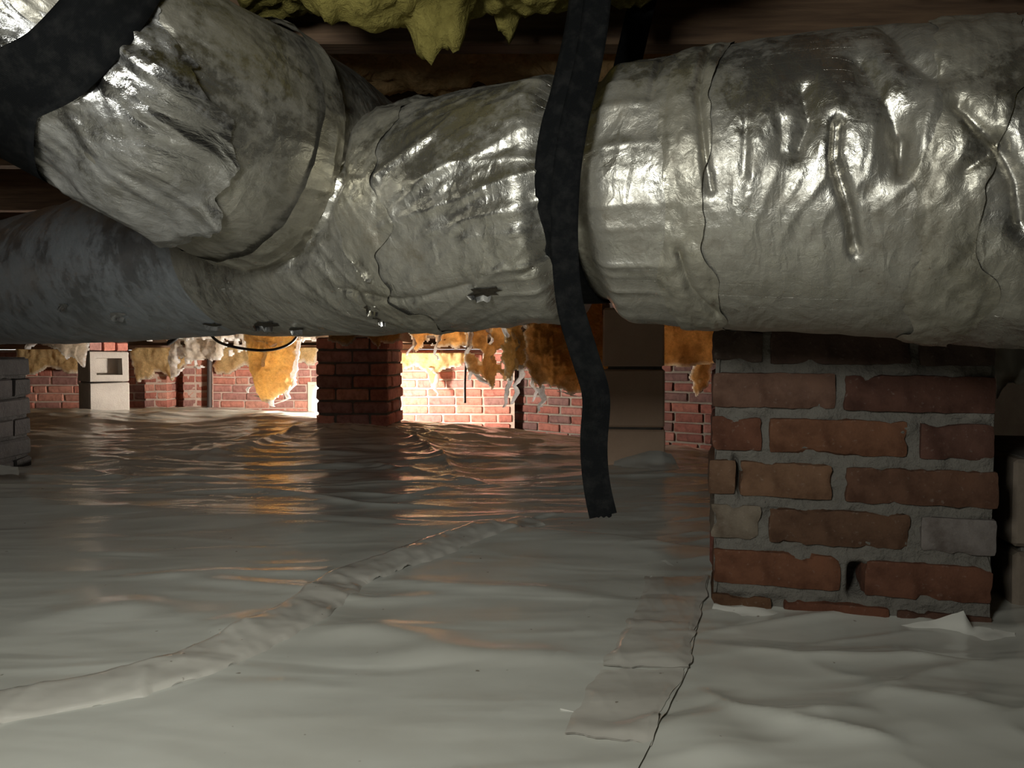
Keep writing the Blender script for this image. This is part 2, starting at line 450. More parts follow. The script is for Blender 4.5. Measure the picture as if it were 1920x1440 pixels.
def ground(x, y):
    z = ground_base(x, y)
    far = smooth(1.5, 2.6, y)
    # long lazy wrinkles running across
    a = ridged(st(x * 1.1 + .35 * y + .25 * vnoise(st(x * 2, y * 2, 0 * x), 5), y * 4.2 - .5 * x, 0 * x), 3, 11, .55)
    z = z + a * (.0012 + .010 * far)
    z = z + fbm(st(x * 2.2, y * 2.6, 0 * x), 3, 21) * (.004 + .012 * far)
    b = ridged(st(x * 3.0 - .8 * y, y * 11 + x, 0 * x), 2, 31, .5)
    z = z + b * .0025 * far
    near = 1 - far
    # small puckers in the right foreground
    rp = smooth(.15, .45, x) * near
    z = z + rp * .005 * ridged(st(x * 4 + y * 2, y * 9 - x * 3, 0 * x), 2, 41)
    d, s, _ = seg_dist(x, y, FOLD)
    z = z + .014 * np.where(s < 0, np.exp(-(d / .022) ** 2), np.exp(-(d / .11) ** 2))
    d, s, _ = seg_dist(x, y, SEAM)
    z = z + .006 * np.where(s > 0, np.exp(-(d / .03) ** 2), np.exp(-(d / .10) ** 2))
    for pts, w, h in FOLDS2:
        d, s, p = seg_dist(x, y, pts)
        L = p / max(1e-6, float(np.max(p))); k = .55 if pts[0][1] < 1.6 else .5
        near_ = pts[0][1] < 1.6 and pts[0][0] < .2
        z = z + (.5 if near_ else .6) * h * np.exp(-np.abs(d / (w * (1.5 if near_ else .8))) ** (2.0 if near_ else 1.2)) * np.clip(1.4 * np.sin(np.pi * np.clip(L, .03, .97)), 0, 1)
    d, s, _ = seg_dist(x, y, EDGE)
    z = z + np.where(s > 0, 0, -.0) * d
    # radiating pulls around the middle pier
    cx, cy = -.83, 4.05
    r = np.hypot(x - cx, y - cy); an = np.arctan2(y - cy, x - cx)
    z = z + .009 * np.exp(-((r - .55) / .5) ** 2) * ridged(st(an * 3.2, r * .8, 0 * r), 2, 51)
    return z

def axis(*parts):
    o = [np.linspace(a, b, n, endpoint=False) for a, b, n in parts]; return np.concatenate(o + [[parts[-1][1]]])
gx = axis((-5.2, -1.5, 190), (-1.5, 1.1, 430), (1.1, 3.4, 80))
gy = axis((-1.6, .5, 40), (.5, 2.3, 330), (2.3, 7.2, 320))
X, Y = np.meshgrid(gx, gy, indexing='ij')
Z = ground(X, Y)
fl = mobj('floor', raw_mesh('floor', st(X, Y, Z), quads(len(gx), len(gy))), M['liner'])
tag(fl, 'pale glossy plastic vapor liner wrinkled over the crawl space ground', None, None, 'structure')

# ------------------------------------------------------------------ brickwork
def brick_colour(rng, fam):
    pal = {'red': [(.36, .125, .08), (.40, .15, .095), (.31, .10, .07), (.34, .14, .11), (.27, .10, .08), (.30, .17, .14)],
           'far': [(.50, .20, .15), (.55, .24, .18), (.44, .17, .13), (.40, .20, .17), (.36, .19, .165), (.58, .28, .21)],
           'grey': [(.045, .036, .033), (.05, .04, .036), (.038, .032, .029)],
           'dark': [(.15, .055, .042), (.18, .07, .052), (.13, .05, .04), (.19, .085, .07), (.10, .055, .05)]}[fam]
    c = np.array(pal[rng.integers(len(pal))]) * rng.uniform(.88, 1.12)
    return (*c, 1.0)

BR = [pmesh('brick', *cbox(1, 1, 1, .0)) for _ in range(1)]
BR = []
for k in range(10):
    # unit brick .2 x .1 x .057 worn at the edges
    v, f = cbox(.2, .098, .058, bev=.005 + .002 * (k % 3), jit=.0012, rng=np.random.default_rng(100 + k))
    me = pmesh('brick', v, f); me.materials.append(M['brick']); BR.append(me)

def brick(parent, loc, rz, length=.2, width=.098, height=.058, fam='red', rng=RNG, tilt=True):
    o = bpy.data.objects.new('brick', BR[rng.integers(len(BR))])
    o.scale = (length / .2, width / .098, height / .058)
    o.location = loc
    o.rotation_euler = (rng.normal(0, .006) if tilt else 0, rng.normal(0, .008) if tilt else 0, rz + (rng.normal(0, .008) if tilt else 0) + (math.pi if rng.random() < .5 else 0))
    o.color = brick_colour(rng, fam)
    return link(o, parent)

def rubble_block(name, sx, sy, z0, z1, mt, parent, amp=.004, step=.012, seed=0):
    """mortar core: box surface with worn faces (local origin at centre of base)"""
    vs = []; fs = []; off = 0
    hx, hy = sx / 2, sy / 2
    for (ax, s) in ((0, 1), (0, -1), (1, 1), (1, -1)):
        w = sy if ax == 0 else sx
        n = max(3, int(w / step)); mz = max(3, int((z1 - z0) / step))
        u = np.linspace(-w / 2, w / 2, n); zz = np.linspace(z0, z1, mz)
        U, ZZ = np.meshgrid(u, zz, indexing='ij')
        P = st(np.full_like(U, s * hx), U, ZZ) if ax == 0 else st(U, np.full_like(U, s * hy), ZZ)
        nn = fbm(P * 28 + seed, 3, seed + 3) * amp
        fade = np.minimum(1, (w / 2 - np.abs(U)) / .01)
        P[..., ax] += s * nn * np.clip(fade, 0, 1)
        q = quads(n, mz) + off
        if (ax == 0) != (s > 0): q = q[:, ::-1]
        vs.append(P.reshape(-1, 3)); fs.append(q); off += n * mz
    top = np.array([(-hx, -hy, z1), (hx, -hy, z1), (hx, hy, z1), (-hx, hy, z1)]); vs.append(top); fs.append(np.array([[off, off + 1, off + 2, off + 3]]))
    return mobj(name, raw_mesh(name, np.concatenate(vs), np.concatenate(fs), True), mt, parent)

def brick_wall(name, p0, p1, z0, z1, fam='far', course=.0667, seed=1, mt='mortar_far', thick=.1, openings=()):
    """running bond wall, face on the right hand side walking p0 -> p1 is towards -normal; p0,p1 front face line"""
    rng = np.random.default_rng(seed)
    p0 = np.array(p0, float); p1 = np.array(p1, float); L = np.linalg.norm(p1 - p0); t = (p1 - p0) / L
    ang = math.atan2(t[1], t[0]); nrm = np.array([-t[1], t[0]])      # points away from the camera for walls walked left to right
    # mortar slab, with the openings left free
    us = sorted({0.0, L, *[o[0] for o in openings], *[o[1] for o in openings]}); zs = sorted({z0, z1, *[o[2] for o in openings], *[o[3] for o in openings]})
    rec = .011
    vs = []; fs = []; k = 0
    for a, b in zip(us[:-1], us[1:]):
        for c, d in zip(zs[:-1], zs[1:]):
            if any(o[0] <= a and b <= o[1] and o[2] <= c and d <= o[3] for o in openings): continue
            v, f = cbox(b - a, thick, d - c, 0.0005)
            vs.append(v + np.array([(a + b) / 2, rec + thick / 2, (c + d) / 2])); fs += [[i + k for i in q] for q in f]; k += len(v)
    w = mobj(name, pmesh(name, np.concatenate(vs), fs), M[mt]); w.location = (p0[0], p0[1], 0); w.rotation_euler = (0, 0, ang)
    w['kind'] = 'structure'
    z = z0; row = 0
    while z < z1 - .02:
        h = min(course, z1 - z) - .010
        u = -rng.uniform(.0, .05) - (.105 if row % 2 else 0.0)
        while u < L - .01:
            l = .2 if rng.random() > .12 else .1
            a = max(u, 0); b = min(u + l, L)
            zc = z + course / 2
            hole = [o for o in openings if a < o[1] and b > o[0] and o[2] - .02 < zc < o[3] + .01]
            for o in hole:
                if a < o[0] < b: b = o[0] - .003
                elif a < o[1] < b: a = o[1] + .003
                else: a = b
            if b - a > .03:
                pos = ((a + b) / 2, .049 + rng.normal(0, .0025), z + .005 + h / 2 + rng.normal(0, .001))
                brick(w, pos, 0, b - a, .098, h, fam, rng)
            u += l + .011 + rng.normal(0, .002)
        z += course; row += 1
    return w

def brick_pier(name, c, rz, z0, rows, fam, label, cat='pier', seed=3, w=.41, course=.0667, mt='mortar', depth=None):
    rng = np.random.default_rng(seed)
    root = empty(name, (c[0], c[1], 0), rz)
    rubble_block('mortar', w - .022, w - .022, z0, z0 + rows * course, M[mt], root, .004, .02, seed)
    h = w / 2
    for r in range(rows):
        z = z0 + r * course + course / 2
        if r % 2 == 0:
            for sy in (-1, 1):
                for sx in (-1, 1):
                    brick(root, (sx * (h / 2), sy * (h - .049), z), 0, h - .008 + rng.normal(0, .002), .098, course - .010, fam, rng)
            for sx in (-1, 1): brick(root, (sx * (h - .049), 0, z), math.pi / 2, w - .215, .098, course - .010, fam, rng)
        else:
            for sx in (-1, 1):
                for sy in (-1, 1):
                    brick(root, (sx * (h - .049), sy * (h / 2), z), math.pi / 2, h - .008 + rng.normal(0, .002), .098, course - .010, fam, rng)
            for sy in (-1, 1): brick(root, (0, sy * (h - .049), z), 0, w - .215, .098, course - .010, fam, rng)
    tag(root, label, cat)
    return root

# ---- far walls
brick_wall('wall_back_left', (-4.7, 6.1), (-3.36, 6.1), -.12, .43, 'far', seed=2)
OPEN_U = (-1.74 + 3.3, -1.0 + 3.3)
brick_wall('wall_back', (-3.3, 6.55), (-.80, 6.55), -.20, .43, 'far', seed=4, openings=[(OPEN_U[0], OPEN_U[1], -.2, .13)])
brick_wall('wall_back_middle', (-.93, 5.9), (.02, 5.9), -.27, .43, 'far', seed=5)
brick_wall('wall_back_right', (-.10, 6.13), (2.1, 4.25), -.33, .43, 'dark', seed=6, mt='mortar')  # shade on this wall is put into its darker brick and mortar colour
# two brick pilasters against the left back wall
def pilaster(px0, px1, d, depth, label, seed):
    rng = np.random.default_rng(seed)
    x0 = (px0 - 960) / F * d; x1 = (px1 - 960) / F * d; w = x1 - x0
    root = empty('brick_pilaster', ((x0 + x1) / 2, d + depth / 2, 0))
    rubble_block('mortar', w - .022, depth - .004, -.18, .43, M['mortar_far'], root, .003, .03, seed)
    for r in range(9):
        z = -.18 + r * .0667 + .033
        l1 = .1 if r % 2 else w - .108
        brick(root, (-w / 2 + l1 / 2, -depth / 2 + .049, z), 0, l1, .098, .057, 'far', rng)
        brick(root, (-w / 2 + l1 + .008 + (w - l1 - .008) / 2, -depth / 2 + .049, z), 0, w - l1 - .008, .098, .057, 'far', rng)
        if depth > .17: brick(root, (w / 2 - .049, .049, z), math.pi / 2, depth - .105, .098, .057, 'far', rng)
    tag(root, label, 'pilaster')
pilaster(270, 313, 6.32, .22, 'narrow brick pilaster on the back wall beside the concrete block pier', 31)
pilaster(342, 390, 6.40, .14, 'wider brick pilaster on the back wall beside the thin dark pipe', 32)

# outer shell that closes the crawl space (not seen)
def shell(name, lo, hi):
    o = solid_box(name, lo, hi, M['block']); o['kind'] = 'structure'; return o
shell('wall_left', (-5.2, -1.7, -.4), (-5.05, 7.2, 1.1))
shell('wall_right', (3.2, -1.7, -.4), (3.35, 7.2, 1.1))
shell('wall_front', (-5.2, -1.75, -.4), (3.35, -1.6, 1.1))
cl = solid_box('ceiling', (-5.2, -1.75, 1.02), (3.35, 7.2, 1.06), M['subfloor']); cl['kind'] = 'structure'
# rim boards above the masonry
def board(name, a, b, z0, z1, t, mt, label=None, cat=None, kind=None, bev=.003):
    a = np.array(a, float); b = np.array(b, float); L = np.linalg.norm(b - a); ang = math.atan2(b[1] - a[1], b[0] - a[0])
    v, f = cbox(L, t, z1 - z0, bev)
    o = mobj(name, pmesh(name, v, f), M[mt]); o.location = ((a[0] + b[0]) / 2, (a[1] + b[1]) / 2, (z0 + z1) / 2); o.rotation_euler = (0, 0, ang)
    tag(o, label, cat, None, kind); return o
for k, (a, b) in enumerate([((-5.05, 6.17), (-3.3, 6.17)), ((-3.35, 6.62), (-.9, 6.62)), ((-.93, 5.97), (.06, 5.97)), ((.05, 6.10), (2.15, 4.32))]):
    board('trim_%d' % (k + 1), a, b, .432, .470, .16, 'wood_sill', None, None, 'structure')
    board('wall_rim_%d' % (k + 1), (a[0], a[1] + .05), (b[0], b[1] + .05), .470, 1.02, .05, 'wood', None, None, 'structure')
# closing pieces between the wall steps
shell('wall_step_left', (-3.38, 6.2, -.3), (-3.30, 6.62, 1.02)); shell('wall_step_middle', (-.92, 6.02, -.3), (-.82, 6.62, 1.02))
shell('wall_end_left', (-5.1, 6.12, -.3), (-4.68, 6.22, 1.02)); shell('wall_end_right', (2.08, 4.2, -.4), (3.3, 4.3, 1.02))
# access opening frame
fr = empty('window_1', (-1.37, 6.55, 0)); fr['kind'] = 'structure'
solid_box('frame_jamb', (-.37, -.02, -.2), (-.335, .12, .13), M['cream'], fr)
solid_box('frame_jamb', (.335, -.02, -.2), (.37, .12, .13), M['cream'], fr)
solid_box('frame_head', (-.37, -.02, .13), (.37, .12, .16), M['cream'], fr)
og = solid_box('ground_outside', (-6, 6.7, -.35), (4, 14, -.20), M['block']); og['kind'] = 'structure'

# ---- piers further back
brick_pier('brick_pier', (-.825, 4.2), math.radians(-3), -.06, 8, 'far', 'square brick pier standing alone mid-floor on a hump of liner', seed=12, w=.385)
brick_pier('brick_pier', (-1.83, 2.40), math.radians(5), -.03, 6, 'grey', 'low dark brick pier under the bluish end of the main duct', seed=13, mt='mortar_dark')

def block_pier(name, c, rz, z0, sx, sy, courses, mt, label, bh=.2, cores=(), cap=None):
    root = empty(name, (c[0], c[1], 0), rz)
    z = z0
    for k in range(courses):
        v, f = cbox(sx, sy, bh - .008, .006, .001)
        if k in cores:   # block laid with its open cell showing on the +x end
            import bmesh
            bm = bmesh.new(); me = pmesh('concrete_block', v, f); bm.from_mesh(me)
            bm.faces.ensure_lookup_table()
            fc = max(bm.faces, key=lambda q: q.normal.x * q.calc_area())
            bmesh.ops.inset_region(bm, faces=[fc], thickness=.052); bmesh.ops.inset_region(bm, faces=[fc], thickness=.004)
            bmesh.ops.translate(bm, verts=fc.verts, vec=(-.07, 0, 0)); bm.to_mesh(me); bm.free()
        else: me = pmesh('concrete_block', v, f)
        o = mobj('concrete_block', me, M[mt], root); o.location = (RNG.normal(0, .002), RNG.normal(0, .002), z + bh / 2); o.rotation_euler = (0, 0, RNG.normal(0, .01))
        z += bh
    if cap:
        nb = 3
        for i in range(nb):
            brick(root, (0, -sy / 2 + sy * (i + .5) / nb, z + .03), 0, sx + .01, sy / nb - .008, .057, 'far')
        z += .065
    solid_box('mortar', (-sx / 2 + .012, -sy / 2 + .012, z0), (sx / 2 - (.09 if cores else .012), sy / 2 - .012, z - .003), M['mortar'], root)
    tag(root, label, 'pier'); return root
block_pier('block_pier', (-2.66, 5.0), math.radians(-44), -.19, .22, .24, 3, 'block', 'grey concrete block pier with an open square cell and a brick cap', cores=(2,), cap=True)
block_pier('block_pier', (.435, 2.72), math.radians(-9), -.065, .20, .40, 3, 'block_brown', 'smooth brown block pier with liner turned up at its foot', bh=.2)
block_pier('block_pier', (.892, 1.305), math.radians(-12), -.058, .20, .38, 2, 'block_tan', 'low tan block pier standing right beside the big brick pier', bh=.14)

# ---- near pier, brick by brick
def worn_box(name, x0, x1, z0, z1, depth, mt, parent, seed, colour, tilt=0.0, rnd=.006, amp=.0016):
    """brick with rounded chipped arrises; front face at local y=0"""
    sx, sz = x1 - x0, z1 - z0
    nx, nz, ny = max(8, int(sx / .007)), max(6, int(sz / .007)), 8
    def face(a, b, na, nb, fn):
        A, B = np.meshgrid(np.linspace(-a, a, na), np.linspace(-b, b, nb), indexing='ij'); return fn(A, B), quads(na, nb)
    hx, hz, hy = sx / 2, sz / 2, depth / 2
    vs = []; fs = []; off = 0
    for fn, (a, na), (b, nb), flip in (
        (lambda A, B: st(A, 0 * A - hy, B), (hx, nx), (hz, nz), True), (lambda A, B: st(A, 0 * A + hy, B), (hx, nx), (hz, nz), False),
        (lambda A, B: st(0 * A - hx, A, B), (hy, ny), (hz, nz), False), (lambda A, B: st(0 * A + hx, A, B), (hy, ny), (hz, nz), True),
        (lambda A, B: st(A, B, 0 * A + hz), (hx, nx), (hy, ny), True), (lambda A, B: st(A, B, 0 * A - hz), (hx, nx), (hy, ny), False)):
        P, q = face(a, b, na, nb, fn)
        if flip: q = q[:, ::-1]
        vs.append(P.reshape(-1, 3)); fs.append(q + off); off += len(vs[-1])
    P = np.concatenate(vs); H = np.array([hx, hy, hz])
    inner = np.clip(P, -(H - rnd), H - rnd); d = P - inner; l = np.linalg.norm(d, axis=1, keepdims=True)
    P = inner + d / np.maximum(l, 1e-9) * np.minimum(l, rnd)
    W = P + np.array([seed * 3.1, 0, seed * 1.7])
    nrm = d / np.maximum(l, 1e-9)
    edge = np.clip((l[:, 0] - rnd * 1.02) / (rnd * .3), 0, 1)
    chip = np.clip(fbm(W * 30, 3, seed) - .25, 0, 1) * .012
    corner = ((np.abs(P) > (H - .012)).sum(1) >= 2)
    P = P + nrm * (fbm(W * 55, 3, seed + 7) * amp)[:, None] - nrm * (chip * corner)[:, None]
    o = mobj(name, raw_mesh(name, P, np.concatenate(fs)), mt, parent)
    o.location = ((x0 + x1) / 2, depth / 2, (z0 + z1) / 2); o.rotation_euler = (0, tilt, 0); o.color = (*[q * .33 for q in colour], 1)
    return o

LC = at(1332, 900, 1.155); RC = at(1874, 900, 1.055)       # left and right front corners
np_ang = math.atan2(RC[1] - LC[1], RC[0] - LC[0]); PW = float(np.linalg.norm((RC - LC)[:2]))
NP = empty('brick_pier', (LC[0], LC[1], 0), np_ang)
tag(NP, 'big orange-brown brick pier with thick grey mortar under the crumpled duct', 'pier')
sc_ = PW / 1165.0                                             # zoom pixels to metres along the face
def fx(zx): return (zx - 100) * sc_
PITCH = .0655
rows = [  # z centre offset from row F upwards, list of (x0, x1, colour) in face pixels
    (-.014, [(105, 372, (.30, .15, .075)), (420, 860, (.34, .13, .07)), (880, 1255, (.25, .12, .075))]),
    (.0555, [(112, 662, (.40, .165, .085)), (752, 1252, (.36, .15, .085))]),
    (.123, [(98, 325, (.50, .40, .29)), (352, 940, (.29, .15, .085)), (972, 1265, (.50, .43, .38))]),
    (.1895, [(88, 214, (.42, .235, .135)), (226, 622, (.44, .235, .13)), (668, 1268, (.30, .145, .085))]),
    (.256, [(100, 326, (.34, .135, .075)), (350, 920, (.40, .175, .09)), (962, 1252, (.27, .125, .085))]),
    (.322, [(103, 630, (.36, .19, .125)), (658, 1254, (.23, .10, .065))]),
    (.388, [(105, 326, (.24, .165, .125)), (350, 930, (.21, .125, .09)), (955, 1248, (.22, .145, .11))]),
    (.454, [(103, 640, (.3, .14, .09)), (665, 1254, (.3, .14, .09))]),
    (.520, [(105, 326, (.3, .14, .09)), (350, 930, (.3, .14, .09)), (955, 1248, (.3, .14, .09))]),
    (.586, [(103, 640, (.3, .14, .09)), (665, 1254, (.3, .14, .09))]),
    (.652, [(105, 326, (.3, .14, .09)), (350, 930, (.3, .14, .09)), (955, 1248, (.3, .14, .09))]),
    (.718, [(103, 640, (.3, .14, .09)), (665, 1254, (.3, .14, .09))]),
]
k = 0
for zc, bl in rows:
    for (a, b, c) in bl:
        k += 1
        x0, x1 = fx(a), fx(b); edge = a < 130 or b > 1230
        sag = -.0055 * ((a + b) / 2 - 100) / 1165
        worn_box('brick', x0, x1, zc - .027 + sag, zc + .027 + sag, .10 if not edge or (b - a) > 400 else .20, M['brick'], NP, 200 + k, c, RNG.normal(0, .006))
for zc, bl in rows:      # stretchers along the two flanks
    for s in (0, 1):
        for j in range(2):
            y0 = .205 + j * .1 if len(bl) == 3 else .105 + j * .15
            y1 = y0 + (.095 if len(bl) == 3 else .14)
            o = brick(NP, ((.049 if s == 0 else PW - .049), (y0 + y1) / 2, zc - (.0055 if s else 0)), math.pi / 2, y1 - y0, .098, .055, 'dark')
# mortar core with worn joints
def near_mortar():
    nu, nz = 170, 260
    u = np.linspace(.006, PW - .006, nu); z = np.linspace(-.06, .76, nz); U, ZZ = np.meshgrid(u, z, indexing='ij')
    dep = .008 + .0045 * fbm(st(U * 30, ZZ * 45, 0 * U), 4, 61)
    hole = np.exp(-(((U - fx(728)) / .011) ** 4 + ((ZZ - .045) / .022) ** 4)); dep = dep + hole * .07
    crack = np.exp(-(((U - fx(220) + (ZZ - .19) * .15) / .0035) ** 2 + ((ZZ - .19) / .03) ** 4)); dep = dep + crack * .02
    front = st(U, dep, ZZ)
    vs = [front.reshape(-1, 3)]; fs = [quads(nu, nz)[:, ::-1]]; off = nu * nz
    for s, xx in ((0, .010), (1, PW - .010)):
        y = np.linspace(.006, PW - .01, 60); YY, Z2 = np.meshgrid(y, z[::2], indexing='ij')
        P = st(xx + fbm(st(YY * 30, Z2 * 40, 0 * YY), 3, 66 + s) * .003, YY, Z2)
        q = quads(60, len(z[::2])) + off; vs.append(P.reshape(-1, 3)); fs.append(q if s == 0 else q[:, ::-1]); off += len(vs[-1])
    return raw_mesh('mortar', np.concatenate(vs), np.concatenate(fs))
mobj('mortar', near_mortar(), M['mortar'], NP)

# ------------------------------------------------------------------ framing overhead
for k, (y, z0) in enumerate([(.60, .87), (1.24, .86), (1.62, .86), (2.0, .86), (2.6, .86), (3.4, .86), (4.2, .86), (5.0, .86), (5.6, .86)]):
    board('ceiling_joist', (-5.0, y), (3.15, y), z0, 1.02, .045, 'wood', 'dark wooden floor joist ' + ['in front of the yellow insulation', 'just behind the yellow insulation', 'two bays behind the yellow insulation', 'three bays behind the yellow insulation', 'over the smooth brown block pier', 'before the girder of the mid-floor pier', 'over the mid-floor brick pier', 'over the concrete block pier with a brick cap', 'next to the lit back wall'][k], 'joist')['group'] = 'floor joists'
board('girder_beam', (-.835, 3.2), (-.835, 6.0), .478, .86, .14, 'wood', 'heavy dark girder resting on the lone mid-floor brick pier', 'beam')
board('girder_beam', (.435, 2.35), (.435, 3.12), .54, .86, .14, 'wood', 'dark girder resting on the smooth brown block pier', 'beam')

# ------------------------------------------------------------------ ducts
class Sweep:
    def __init__(s, ctrl):
        c = np.array(ctrl, float)
        t = np.concatenate([[0], np.cumsum(np.linalg.norm(np.diff(c[:, :3], axis=0), axis=1))])
        n = 600; s.s = np.linspace(0, t[-1], n)
        P = np.stack([np.interp(s.s, t, c[:, i]) for i in range(4)], 1)
        for _ in range(240): P[1:-1] = P[1:-1] * .5 + .25 * (P[2:] + P[:-2])
        s.P = P; s.L = t[-1]
        T = np.gradient(P[:, :3], axis=0); s.T = T / np.linalg.norm(T, axis=1)[:, None]
    def frame(s, sv):
        P = np.stack([np.interp(sv, s.s, s.P[:, i]) for i in range(4)], -1)
        T = np.stack([np.interp(sv, s.s, s.T[:, i]) for i in range(3)], -1); T /= np.linalg.norm(T, axis=-1, keepdims=True)
        S = np.cross(T, np.array([0, 0, 1.0])); S /= np.linalg.norm(S, axis=-1, keepdims=True); U = np.cross(S, T)
        return P, T, S, U
    def point(s, sv, th, off=0.0):
        sv, th, off = np.broadcast_arrays(np.asarray(sv, float), np.asarray(th, float), np.asarray(off, float))
        P, T, S, U = s.frame(sv)
        d = np.cos(th)[..., None] * S + np.sin(th)[..., None] * U
        return P[..., :3] + d * (P[..., 3] + off)[..., None]
    def locate(s, px, py):
        if not hasattr(s, 'grid'):
            sv = np.linspace(0, s.L, 500); th = np.linspace(0, 2 * np.pi, 240, endpoint=False)
            A, B = np.meshgrid(sv, th, indexing='ij'); V = s.point(A, B)
            P = s.frame(A)[0][..., :3]; nrm = V - P; vis = ((CAM - V) * nrm).sum(-1) > 0
            u, v = project(V); u = np.where(vis & (V[..., 1] > .1), u, 1e6); s.grid = (A, B, u, v)
        A, B, u, v = s.grid; i = np.argmin((u - px) ** 2 + (v - py) ** 2)
        return float(A.flat[i]), float(B.flat[i])

MAIN = Sweep([(1.05, .69, .537, .168), (.62, .80, .549, .170), (.42, .885, .567, .168), (.26, .95, .572, .164), (.12, 1.0, .576, .160), (.0, 1.06, .575, .160),
              (-.24, 1.20, .570, .163), (-.7, 1.5, .556, .152), (-1.4, 2.0, .54, .140), (-2.6, 2.85, .535, .14)])
TH_F = math.pi
s_strap, _ = MAIN.locate(1038, 400)
def loc_poly(sw, pts): return [sw.locate(*p) for p in pts]
CREASES = [  # photo polyline, half width (m), depth (m)
    ([(1562, 225), (1556, 290), (1575, 345), (1600, 400), (1612, 470)], .0040, .018),
    ([(1690, 250), (1684, 300), (1692, 320)], .004, .012),
    ([(1500, 165), (1512, 220), (1500, 280)], .010, .010),
    ([(1610, 110), (1640, 160), (1670, 230), (1690, 290)], .014, .014),
    ([(1460, 225), (1462, 280)], .007, .006),
    ([(1395, 240), (1390, 330)], .005, .004),
    ([(1660, 45), (1700, 100), (1760, 140)], .010, .012),
    ([(1795, 200), (1840, 240), (1882, 262)], .006, .010),
    ([(1882, 262), (1900, 340), (1905, 420)], .006, .012),
    ([(1805, 320), (1860, 290)], .006, .006),
    ([(1335, 90), (1310, 180), (1318, 260), (1335, 360)], .004, .008),
    ([(1245, 100), (1225, 180)], .004, .005),
    ([(1270, 470), (1290, 540), (1340, 590)], .006, .007),
    ([(650, 230), (640, 330), (600, 420), (540, 490)], .010, .014),
    ([(700, 330), (800, 260), (850, 220)], .009, -.006),
    ([(780, 340), (900, 280), (1030, 210)], .008, -.005),
    ([(720, 420), (860, 370), (1020, 300)], .008, -.005),
    ([(800, 440), (920, 400), (1020, 370)], .008, -.004),
    ([(640, 545), (760, 560), (880, 540)], .005, .005),
    ([(980, 520), (1030, 480), (1040, 455)], .006, .006),
]
CREASES = [(loc_poly(MAIN, p), w, d) for p, w, d in CREASES]
sR0, _ = MAIN.locate(1700, 350); sR1, _ = MAIN.locate(1340, 350)
sD0, _ = MAIN.locate(1030, 350); sD1, _ = MAIN.locate(680, 350); sJ, _ = MAIN.locate(600, 420)

def main_disp(s, th):
    R = .16; v = (th - TH_F) * R                       # metres up from the front line (negative = up)
    o = 0 * s
    d = .0045 * fbm(st(s * 4.0, v * 5, o), 2, 71) + .0010 * fbm(st(s * 16, v * 16, o), 3, 72)
    # pinch under the strap, with gathers
    p = np.exp(-((s - s_strap) / .036) ** 4); p2 = np.exp(-((s - s_strap) / .09) ** 2)
    d = d - .017 * p - .012 * p * smooth(.02, .2, v) + .006 * (p2 - p) * ridged(st(o + 3, v * 22, o), 2, 73)
    # vertical puckers, right section
    w = smooth(sR0 - .10, sR0, s) * (1 - smooth(sR1 - .05, sR1 + .03, s))
    g = w * np.exp(-((v + .02) / .10) ** 2)
    d = d + g * .0026 * ridged(st(s * 26 + 1.5 * vnoise(st(s * 6, v * 9, o), 9), v * 5.0, o), 3, 74)
    # diagonal drag folds, middle section
    w = smooth(sD0, sD0 + .06, s) * (1 - smooth(sD1 - .04, sD1 + .06, s))
    a = s * .80 - v * 1.25
    d = d + w * .0024 * ridged(st(a * 20, (s + v) * 2.6, o), 3, 75)
    d = d + .0009 * crumple(s * 1.2, v * .7, 34.0, 170)
    # bunching at the branch collar
    w = np.exp(-((s - sJ) / .10) ** 2); d = d + w * .004 * ridged(st(s * 14 + v * 9, v * 3, o), 3, 76)
    # crumpled right hand end
    w = 1 - smooth(sR0 - .14, sR0 - .03, s); d = d + w * .0034 * ridged(st(s * 9, v * 10, o), 3, 77)
    for pts, wd, dp in CREASES:
        q, _, _ = seg_dist(s, v, [(a, (b - TH_F) * R) for a, b in pts])
        d = d - dp * np.exp(-np.abs(q / wd) ** 1.3)
    return d

def sweep_part(name, sw, sv, th, disp, off, mt, parent, edge=None, thick=None):
    A, B = np.meshgrid(sv, th, indexing='ij')
    if edge is not None: A = edge(A, B)
    V = sw.point(A, B, disp(A, B) + off)
    uv = st(A, B * .16)
    return mobj(name, raw_mesh(name, V, quads(len(sv), len(th))[:, ::-1], True, uv), mt, parent)

DUCT = empty('main_duct', (0, 0, 0))
tag(DUCT, 'long fat round duct in dirty foil insulation hung across the crawl space', 'duct')
TH = np.linspace(0, 2 * np.pi, 330)
s_far = MAIN.locate(250, 500)[0]
sv = np.concatenate([np.linspace(0, s_far, 640), np.linspace(s_far, MAIN.L, 200)[1:]])
k = 600
sweep_part('foil_jacket', MAIN, sv[:k], TH, main_disp, 0, M['foil'], DUCT)
sweep_part('foil_jacket', MAIN, sv[k - 1:], TH, main_disp, 0, M['foil_blue'], DUCT)
def wob(s0, s1, amp, seed):
    def e(A, B):
        t = (A - s0) / (s1 - s0); return A + amp * fbm(st(t * 1.0 + 0 * B, B * 3.0, 0 * A), 3, seed) * (np.abs(t - .5) * 2)
    return e
def band(px0, px1, y, off, mt, seed, amp=.01, th=None, n=44):
    a = MAIN.locate(px1, y)[0]; b = MAIN.locate(px0, y)[0]
    def disp(A, B):
        t = np.clip((A - a) / (b - a), 0, 1)
        return main_disp(A, B) + .0012 * fbm(st(A * 60, B * 8, 0 * A), 3, seed) - .0022 * (np.abs(t - .5) * 2) ** 8
    return sweep_part('foil_tape', MAIN, np.linspace(a, b, n), TH if th is None else th, disp, off, M[mt], DUCT, wob(a, b, amp, seed))
band(1238, 1328, 300, .0035, 'foil_tape', 81)
band(1745, 1890, 350, .0040, 'foil_tape', 82, .015)
band(630, 705, 300, .0030, 'foil_tape', 83, .022)
